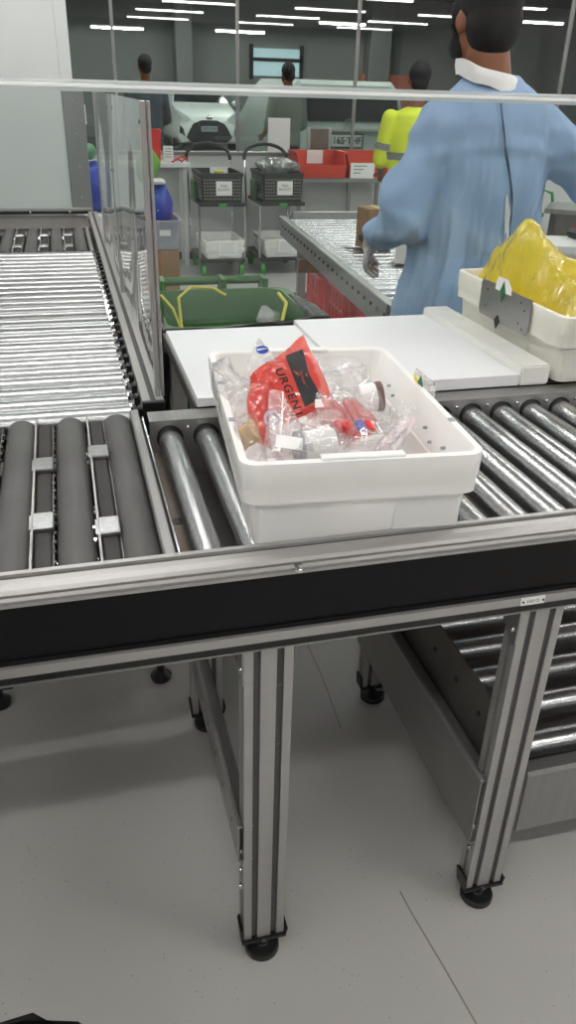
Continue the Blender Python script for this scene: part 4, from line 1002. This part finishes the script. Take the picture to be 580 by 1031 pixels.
pl = G().box(cxv-.195, cxv+.245, cyv-.05, cyv-.03, .845, .99, .004).build('number_plate', mat('pale_number_plate', (200, 204, 200), .5), vn)
text('lettering', '165·THF', .118, FX((cxv+.025, cyv-.053, .918)), M['ink'], pl, .002, 1., True)
G().box(cxv-.23, cxv+.28, cyv-.03, cyv-.01, .82, 1.015).build('plate_recess', M['steeldk'], vn)
for s in (-1, 1):
    G().box(cxv+s*.80, cxv+s*.93, cyv-.02, cyv+.08, .80, 1.13, .01).build('tail_light', M['tail'], vn)
    wheel_parts(vn, cxv+s*.82, cyv+.7, .33, .2, .1); wheel_parts(vn, cxv+s*.82, cyv+2.6, .33, .2, .1)
G().box(cxv-.93, cxv+.93, cyv-.08, cyv+.1, .38, .62, .02).build('bumper', M['vanw'], vn)
# dark car between them
cxd, cyd = 4.62, 18.9
dc = thing('dark_car', 'dark car half hidden between the white hatchback and the van', 'car', (cxd+.8, cyd+1.8, -.05))
def dsec(y, w, z0, z1, wt_): return [V((cxd+1.2+a, cyd+y, b)) for a, b in ((-w*.46, z0), (w*.46, z0), (w*.5, z0+.12), (w*.5, .75), (wt_*.5, z1-.05), (wt_*.42, z1), (-wt_*.42, z1), (-wt_*.5, z1-.05), (-w*.5, .75), (-w*.5, z0+.12))]
G().rings([dsec(0, 1.5, .25, .8, 1.4), dsec(.2, 1.75, .2, .95, 1.6), dsec(1.2, 1.78, .2, 1.1, 1.5), dsec(2.0, 1.78, .2, 1.55, 1.3), dsec(3.4, 1.78, .2, 1.55, 1.25), dsec(4.0, 1.7, .25, 1.1, 1.4)]).build('car_body', M['carglass'], dc, sharp=25)
for s in (-1, 1):
    G().sphere((cxd+1.2+s*.62, cyd+.05, .78), (.16, .06, .07)).build('headlight', M['lamp'], dc)
    wheel_parts(dc, cxd+1.2+s*.78, cyd+.8); wheel_parts(dc, cxd+1.2+s*.78, cyd+3.2)
dc.location.z += .10
# lit window, salmon barrier, board
lw = thing('lit_window', 'pale blue lit window in the far garage wall', 'window', (8.1, GY-.1, 1.6))
pA, pB = at(255, 76, GY-.08), at(302, 50, GY-.08)
G().box(pA.x, pB.x, GY-.06, GY-.04, pA.z, pB.z-.35).build('pane', M['lit'], lw)
G().box(pA.x, pB.x, GY-.06, GY-.04, pB.z-.25, pB.z).build('top_pane', M['lit'], lw)
G().box(pA.x-.1, pB.x+.1, GY-.10, GY-.061, pB.z-.35, pB.z-.25).box(pA.x-.12, pA.x, GY-.10, GY-.04, pA.z-.1, pB.z+.1).box(pB.x, pB.x+.12, GY-.10, GY-.04, pA.z-.1, pB.z+.1).build('frame', M['blackpl'], lw)
pA, pB = at(363, 96, GY-.3), at(412, 76, GY-.3)
G().box(pA.x, pB.x+.6, GY-.28, GY-.2, 0, pB.z).build('salmon_barrier', M['salmon'], None, 'low salmon coloured hoarding against the far garage wall', 'hoarding')

# ------------------------------------------------------------------ people
def organic(prims, voxel, smooth=6, fold=None):
    g = G()
    for p in prims:
        if p[0] == 'cap':
            _, a, b, r1, r2 = p; a, b = V(a), V(b)
            g.cyl(a, b, r1, 18, r2); g.sphere(a, r1*.995, 0, 16); g.sphere(b, r2*.995, 0, 16)
        elif p[0] == 'ell': g.sphere(p[1], p[2], 0, 24, p[3] if len(p) > 3 else None)
        elif p[0] == 'loft': g.rings(p[1])
    me = g.mesh('tmp', M['skin'], 0)
    o = bpy.data.objects.new('tmp', me); COL.objects.link(o)
    md = o.modifiers.new('r', 'REMESH'); md.mode = 'VOXEL'; md.voxel_size = voxel
    ms = o.modifiers.new('s', 'SMOOTH'); ms.factor = .5; ms.iterations = smooth
    bpy.context.view_layer.update()
    me2 = bpy.data.meshes.new_from_object(o.evaluated_get(bpy.context.evaluated_depsgraph_get()))
    bpy.data.objects.remove(o)
    if fold:
        for v in me2.vertices: v.co = fold(v.co.copy())
    for p in me2.polygons: p.use_smooth = True
    return me2
def setmat(me, m):
    me.materials.clear(); me.materials.append(m); return me
def oval(cx, cy, rx, ry, z, n=28): return [V((cx+rx*math.cos(2*PI*i/n), cy+ry*math.sin(2*PI*i/n), z)) for i in range(n)]
def hand_prims(w, d, up, s=1.):
    """palm and five curled fingers: w wrist, d pointing direction, up = back of the hand"""
    d = V(d).normalized(); up = (V(up)-d*V(up).dot(d)).normalized(); sd = d.cross(up); w = V(w)
    R = Matrix((sd, up, d)).transposed().to_4x4()
    pr = [('ell', w+d*.05*s, (.040*s, .016*s, .055*s), R), ('cap', w-d*.02*s, w+d*.03*s, .026*s, .030*s)]
    for k, ln in zip(range(4), (.068, .078, .072, .056)):
        b = w+d*.088*s+sd*(-.031+.0205*k)*s
        m_ = b+(d*.8-up*.45).normalized()*ln*.5*s
        e = m_+(d*.35-up*.9).normalized()*ln*.5*s
        pr += [('cap', b, m_, .0092*s, .0085*s), ('cap', m_, e, .0085*s, .0074*s)]
    tb_ = w+d*.03*s-sd*.032*s; tm = tb_+(d*.6-sd*.7-up*.2).normalized()*.042*s; te_ = tm+(d*.9-up*.4).normalized()*.032*s
    pr += [('cap', tb_, tm, .0125*s, .0105*s), ('cap', tm, te_, .0105*s, .0085*s)]
    return pr

def head_prims(c, yaw, s=1.):
    """c = centre of the head, facing +y turned by yaw"""
    R = Matrix.Rotation(yaw, 4, 'Z')
    def L(x, y, z): return V(c)+(R @ V((x, y, z)))*s
    pr = [('ell', L(0, -.012, .035), (.077*s, .098*s, .093*s), R), ('ell', L(0, .022, -.035), (.062*s, .075*s, .082*s), R), ('ell', L(0, .055, -.085), (.034*s, .032*s, .028*s), R),
          ('cap', L(0, .095, .005), L(0, .112, -.028), .008*s, .013*s), ('ell', L(0, .088, -.062), (.024*s, .012*s, .008*s), R)]
    for sd in (-1, 1): pr += [('ell', L(sd*.078, -.005, -.008), (.009*s, .02*s, .032*s), R @ Matrix.Rotation(sd*-.35, 4, 'Z')), ('ell', L(sd*.03, .078, .012), (.013*s, .010*s, .009*s), R)]
    return pr, L

# --- the man in the blue gown
mx, my = 1.372, 2.60
man = thing('person', 'man with short black hair in a light blue gown reaching over the roller table', 'person', (mx, my, 0))
hc = V((1.312, 2.60, 1.735)); hp, HL = head_prims(hc, .12, 1.12)
shl, shr = V((1.185, 2.58, 1.44)), V((1.565, 2.58, 1.44))
ell_, wrl = V((1.07, 2.60, 1.155)), V((1.075, 2.80, 1.055))
elr, wrr = V((1.80, 2.55, 1.27)), V((1.93, 2.79, 1.30))
body = hp + [('cap', hc+V((.01, -.03, -.09)), V((mx-.02, 2.575, 1.50)), .067, .078),
    ('loft', [oval(mx, 2.58, .08, .07, 1.53), oval(mx, 2.58, .17, .10, 1.48), oval(mx, 2.59, .195, .12, 1.35), oval(mx, 2.60, .16, .11, 1.12), oval(mx, 2.60, .175, .12, .92)]),
    ('cap', shl+V((.035, 0, -.01)), ell_+V((.03, 0, 0)), .044, .036), ('cap', ell_+V((.03, 0, 0)), wrl, .035, .028), ('cap', shr+V((-.02, 0, -.01)), elr, .044, .036), ('cap', elr, wrr, .036, .028)]
for s in (-1, 1):
    hip, kn, an = V((mx+s*.09, 2.6, .92)), V((mx+s*.095, 2.615, .50)), V((mx+s*.10, 2.59, .10))
    body += [('cap', hip, kn, .085, .055), ('cap', kn, an, .052, .038), ('cap', V((an.x, 2.57, .045)), V((an.x+s*.02, 2.74, .035)), .04, .034)]
body += hand_prims(wrl, (.05, .55, -.83), (-.75, .35, .5)) + hand_prims(wrr, (.4, .8, .1), (0, 0, 1))
link('body', setmat(organic(body, .0085, 5), M['skin']), man)
# hair: cap over the skull, neck line, beard
Rz = Matrix.Rotation(.12, 4, 'Z')
hair = [('ell', HL(0, -.016, .046), (.097, .115, .108), Rz), ('ell', HL(0, -.050, -.012), (.090, .080, .090), Rz), ('cap', HL(-.074, .03, .03), HL(-.074, .03, -.02), .016, .012), ('cap', HL(.074, .03, .03), HL(.074, .03, -.02), .016, .012)]
hm_ = organic(hair, .008, 3)
hm_.transform(Matrix.Translation((0, 0, 0)))
link('hair', setmat(hm_, M['hair']), man)
beard = [('ell', HL(-.045, .045, -.06), (.026, .042, .045), Rz), ('ell', HL(.045, .045, -.06), (.026, .042, .045), Rz), ('ell', HL(0, .072, -.088), (.042, .03, .032), Rz), ('cap', HL(-.066, .028, -.0), HL(-.058, .045, -.06), .011, .016), ('cap', HL(.066, .028, -.0), HL(.058, .045, -.06), .011, .016)]
link('beard', setmat(organic(beard, .007, 3), M['hair']), man)
# gown
def gfold(p):
    a = math.atan2(p.y-2.59, p.x-mx)
    k = max(0, min(1, (1.50-p.z)/.45))
    n1 = noise.noise(V((a*1.3, p.z*1.1, 2))); n2 = noise.noise(V((a*1.7, p.z*1.4, 7)))
    w1 = math.sin(a*7+2.6*n1); w2 = math.sin(a*17+1+3.2*n2)
    w = (abs(w1)**.7*(1 if w1 > 0 else -1))*.55+(1-abs(w2))*.6-.3
    inarm = max(0, min(1, (abs(p.x-mx)-.215)/.05)) if p.z > .95 else 0
    d = V((math.cos(a), math.sin(a), 0))
    q = p+d*w*.030*k*(1-inarm)
    q += noise.noise_vector(p*7)*.011 + noise.noise_vector(p*15+V((4, 0, 0)))*.006*(1+inarm)
    if inarm > 0:   # sleeve creases run across the arm
        t = p.x*3+p.z*9
        q += V((noise.noise(V((t, p.y*3, 1))), noise.noise(V((t+9, p.y*3, 3))), .4*noise.noise(V((t+19, p.y*3, 3)))))*.024*inarm
    return q
gown = [('loft', [oval(mx-.02, 2.578, .082, .082, 1.585), oval(mx-.015, 2.58, .115, .10, 1.558), oval(mx, 2.585, .175, .125, 1.515), oval(mx, 2.587, .212, .135, 1.475), oval(mx, 2.59, .225, .15, 1.40), oval(mx, 2.595, .225, .165, 1.25), oval(mx, 2.60, .225, .165, 1.08), oval(mx-.005, 2.60, .245, .18, .90), oval(mx-.01, 2.60, .27, .20, .70), oval(mx-.01, 2.60, .29, .21, .52)]),
    ('cap', shl+V((.015, 0, -.01)), ell_+V((.03, 0, .01)), .090, .098), ('cap', shl+V((.05, 0, -.06)), ell_+V((.085, .02, .02)), .07, .08), ('cap', ell_+V((.035, 0, .01)), wrl+V((.02, -.035, .035)), .095, .062),
    ('cap', shr+V((-.01, 0, -.01)), elr, .085, .095), ('cap', elr, wrr+V((-.02, -.04, 0)), .09, .06)]
gm = setmat(organic(gown, .012, 4, gfold), M['gown'])
gw = link('gown', gm, man, 'light blue isolation gown')
bv = world_bvh(gw)
def strip(xz, hw, name, m, off):
    """a strip laid on the back of the gown"""
    g = G(); prev = None; vs = []
    for (x, z, w) in xz:
        row = []
        for s in (-1, 0, 1):
            h = bv.ray_cast(V((x+s*w, 1.9, z)), V((0, 1, 0)))
            y = h[0].y if h[0] is not None else 2.42
            row.append(g.bm.verts.new((x+s*w, y-off, z)))
        vs.append(row)
    for a, b in zip(vs, vs[1:]):
        for i in range(2): g.face([a[i], a[i+1], b[i+1], b[i]])
    return g.build(name, m, gw, sharp=60)
def lerp(pts, n):
    out = []
    for i in range(n+1):
        t = i/n*(len(pts)-1); k = min(int(t), len(pts)-2); f = t-k
        out.append(tuple(a*(1-f)+b*f for a, b in zip(pts[k], pts[k+1])))
    return out
def onb(px, py): p = at(px, py, 2.43); return p.x, p.z
sx = [(*onb(509, 196), .003), (*onb(510, 215), .010), (*onb(511, 240), .013), (*onb(510, 262), .013), (*onb(507, 300), .009)]
strip(lerp(sx, 24), 0, 'inner_shirt', M['white_cloth'], .005)
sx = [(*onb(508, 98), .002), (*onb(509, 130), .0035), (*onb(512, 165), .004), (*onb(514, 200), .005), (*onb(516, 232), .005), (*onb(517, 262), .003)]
strip(lerp(sx, 30), 0, 'back_opening', mat('gown_fold_shade', (58, 72, 98), .8), .007)  # darkened gown blue: the shade in the opening's fold put into colour
# collar / mask straps
def tilt(r, k, kk): return [V((p.x, p.y, p.z-k*(p.x-mx)+kk*(p.y-2.58))) for p in r]
cx_ = mx-.03
col_ = G().rings([tilt(r, .24, .10) for r in (oval(cx_, 2.575, .108, .104, 1.545), oval(cx_-.008, 2.575, .106, .104, 1.568), oval(cx_-.012, 2.575, .100, .097, 1.590), oval(cx_-.010, 2.575, .088, .086, 1.594), oval(cx_-.004, 2.575, .080, .080, 1.56))], 0, False, False)
for v in col_.bm.verts: v.co += noise.noise_vector(v.co*14)*.008
col_.build('collar', M['white_cloth'], man, 'white collar', sharp=60)
gl_ = [('cap', wrl+V((-.005, -.075, .05)), wrl, .034, .032)] + [(p[0], p[1], tuple(x*1.06 for x in p[2]), p[3]) if p[0] == 'ell' else (p[0], p[1], p[2], p[3]*1.06, p[4]*1.06) for p in hand_prims(wrl, (.05, .55, -.83), (-.75, .35, .5))]
link('glove', setmat(organic(gl_, .0042, 2), M['glove']), man, 'pale disposable glove')
fl = [];
for s in (-1, 1): fl += [('cap', V((mx+s*.10, 2.56, .05)), V((mx+s*.12, 2.75, .042)), .05, .042)]
link('shoes', setmat(organic(fl, .01, 3), M['blackpl']), man)

def simple_person(label, x, y, top, yaw, cloth, legm, hairm, skinm, vest=None, s=None):
    z0 = .10 if y > WY else 0.
    t = thing('person', label, 'person', (x, y, z0))
    s = (top-z0)/1.80
    P = lambda a, b, c: V((x, y, z0)) + (Matrix.Rotation(yaw, 3, 'Z') @ V((a, b, c)))*s
    hc = P(0, .01, 1.66); hp, HL = head_prims(hc, yaw, s)
    def ov(rx, ry, z): return [P(rx*math.cos(2*PI*i/24), ry*math.sin(2*PI*i/24), z) for i in range(24)]
    b = hp+[('cap', P(0, -.01, 1.58), P(0, 0, 1.44), .055*s, .06*s), ('loft', [ov(.08, .06, 1.47), ov(.17, .095, 1.42), ov(.18, .11, 1.3), ov(.15, .1, 1.05), ov(.17, .11, .9)])]
    arms = []
    for sd in (-1, 1):
        a, e, w = P(sd*.20, 0, 1.39), P(sd*.25, .02, 1.10), P(sd*.22, .20, .98)
        arms += [('cap', a, e, .05*s, .042*s), ('cap', e, w, .04*s, .03*s)]
        b += [('cap', P(sd*.09, 0, .9), P(sd*.1, .01, .5), .08*s, .055*s), ('cap', P(sd*.1, .01, .5), P(sd*.1, -.02, .1), .052*s, .038*s), ('cap', P(sd*.1, -.03, .045), P(sd*.11, .14, .04), .038*s, .034*s)]
        b += hand_prims(w, Matrix.Rotation(yaw, 3, 'Z') @ V((-sd*.2, .9, -.2)), (0, 0, 1), s)
    b += arms
    link('body', setmat(organic(b, .011, 4), skinm), t)
    hr = [('ell', HL(0, -.016, .042), (.085*s, .104*s, .094*s)), ('ell', HL(0, -.05, -.015), (.07*s, .06*s, .07*s))]
    link('hair', setmat(organic(hr, .009, 3), hairm), t)
    tp = [('loft', [ov(.085, .07, 1.475), ov(.185, .115, 1.425), ov(.20, .13, 1.3), ov(.19, .125, 1.05), ov(.195, .13, .86)])]
    for k in range(0, 4, 2):
        _, a, e, r1, r2 = arms[k]; tp += [('cap', a, e, .068*s, .066*s), ('cap', e, e.lerp(arms[k+1][2], .15), .062*s, .06*s)]
    sh_ = link('top', setmat(organic(tp, .012, 4), cloth), t)
    lg = [('loft', [ov(.18, .12, .95), ov(.185, .125, .85)])]
    for sd in (-1, 1): lg += [('cap', P(sd*.09, 0, .9), P(sd*.1, .01, .5), .1*s, .075*s), ('cap', P(sd*.1, .01, .5), P(sd*.1, -.01, .1), .072*s, .06*s)]
    link('trousers', setmat(organic(lg, .014, 4), legm), t)
    if vest:
        bvh = world_bvh(sh_)
        def band(z0_, z1_, nm):
            g = G(); rows = []
            for zz in (z0_, z1_):
                row = []
                for i in range(40):
                    a = 2*PI*i/40; d = Matrix.Rotation(yaw, 3, 'Z') @ V((math.cos(a), math.sin(a), 0)); c = P(0, 0, zz)
                    h = bvh.ray_cast(c, d); q = c+d*.2; q0 = c
                    # walk outward to the outermost hit within the torso
                    r = (h[0]-c).length if h[0] is not None else .17
                    row.append(c+d*(min(r, .235)+.004))
                rows.append(row)
            g.rings(rows, 0, False, False); g.build(nm, vest, sh_, sharp=60)
        band(1.10, 1.155, 'reflective_band'); band(.92, .975, 'reflective_band')
        for k in (0, 2):
            _, a, e, r1, r2 = arms[k]; c = a.lerp(e, .68); d = (e-a).normalized()
            G().cyl(c-d*.025, c+d*.025, .073*s, 20, cap=False).build('sleeve_band', vest, sh_)
    return t
simple_person('person in yellow hi-vis shirt with grey bands and dark head covering by the glass', 2.66, 6.2, 1.755, -.25, M['hivis'], M['navy'], mat('black_head_covering', (18, 18, 22), .8), M['skin'], M['refl'])
dimc = mat('dim_grey_clothes', (64, 68, 72), .9)  # solid figures beyond the glass stand in for people mirrored in it
pA = at(146, 70, 10.6); simple_person('dim figure with dark hair standing in for a reflection above the white hatchback', pA.x, 10.6, 1.86, .2, dimc, M['navy'], M['hair'], M['skin'])
pA = at(290, 78, 10.2); simple_person('dim figure with tied dark hair standing in for a reflection before the lit garage window', pA.x, 10.2, 1.82, .3, mat('dim_pale_clothes', (120, 124, 128), .9), M['navy'], M['hair'], M['skin'])

# ------------------------------------------------------------------ world and view
w = bpy.data.worlds.new('world'); S.world = w; w.use_nodes = True
w.node_tree.nodes['Background'].inputs[0].default_value = (.75, .78, .8, 1); w.node_tree.nodes['Background'].inputs[1].default_value = .3
S.view_settings.view_transform = 'Standard'; S.view_settings.look = 'None'; S.view_settings.gamma = 1; S.view_settings.use_curve_mapping = False
S.view_settings.exposure = 0.38
S.cycles.transparent_max_bounces = 40; S.cycles.max_bounces = 10; S.cycles.sample_clamp_indirect = 6
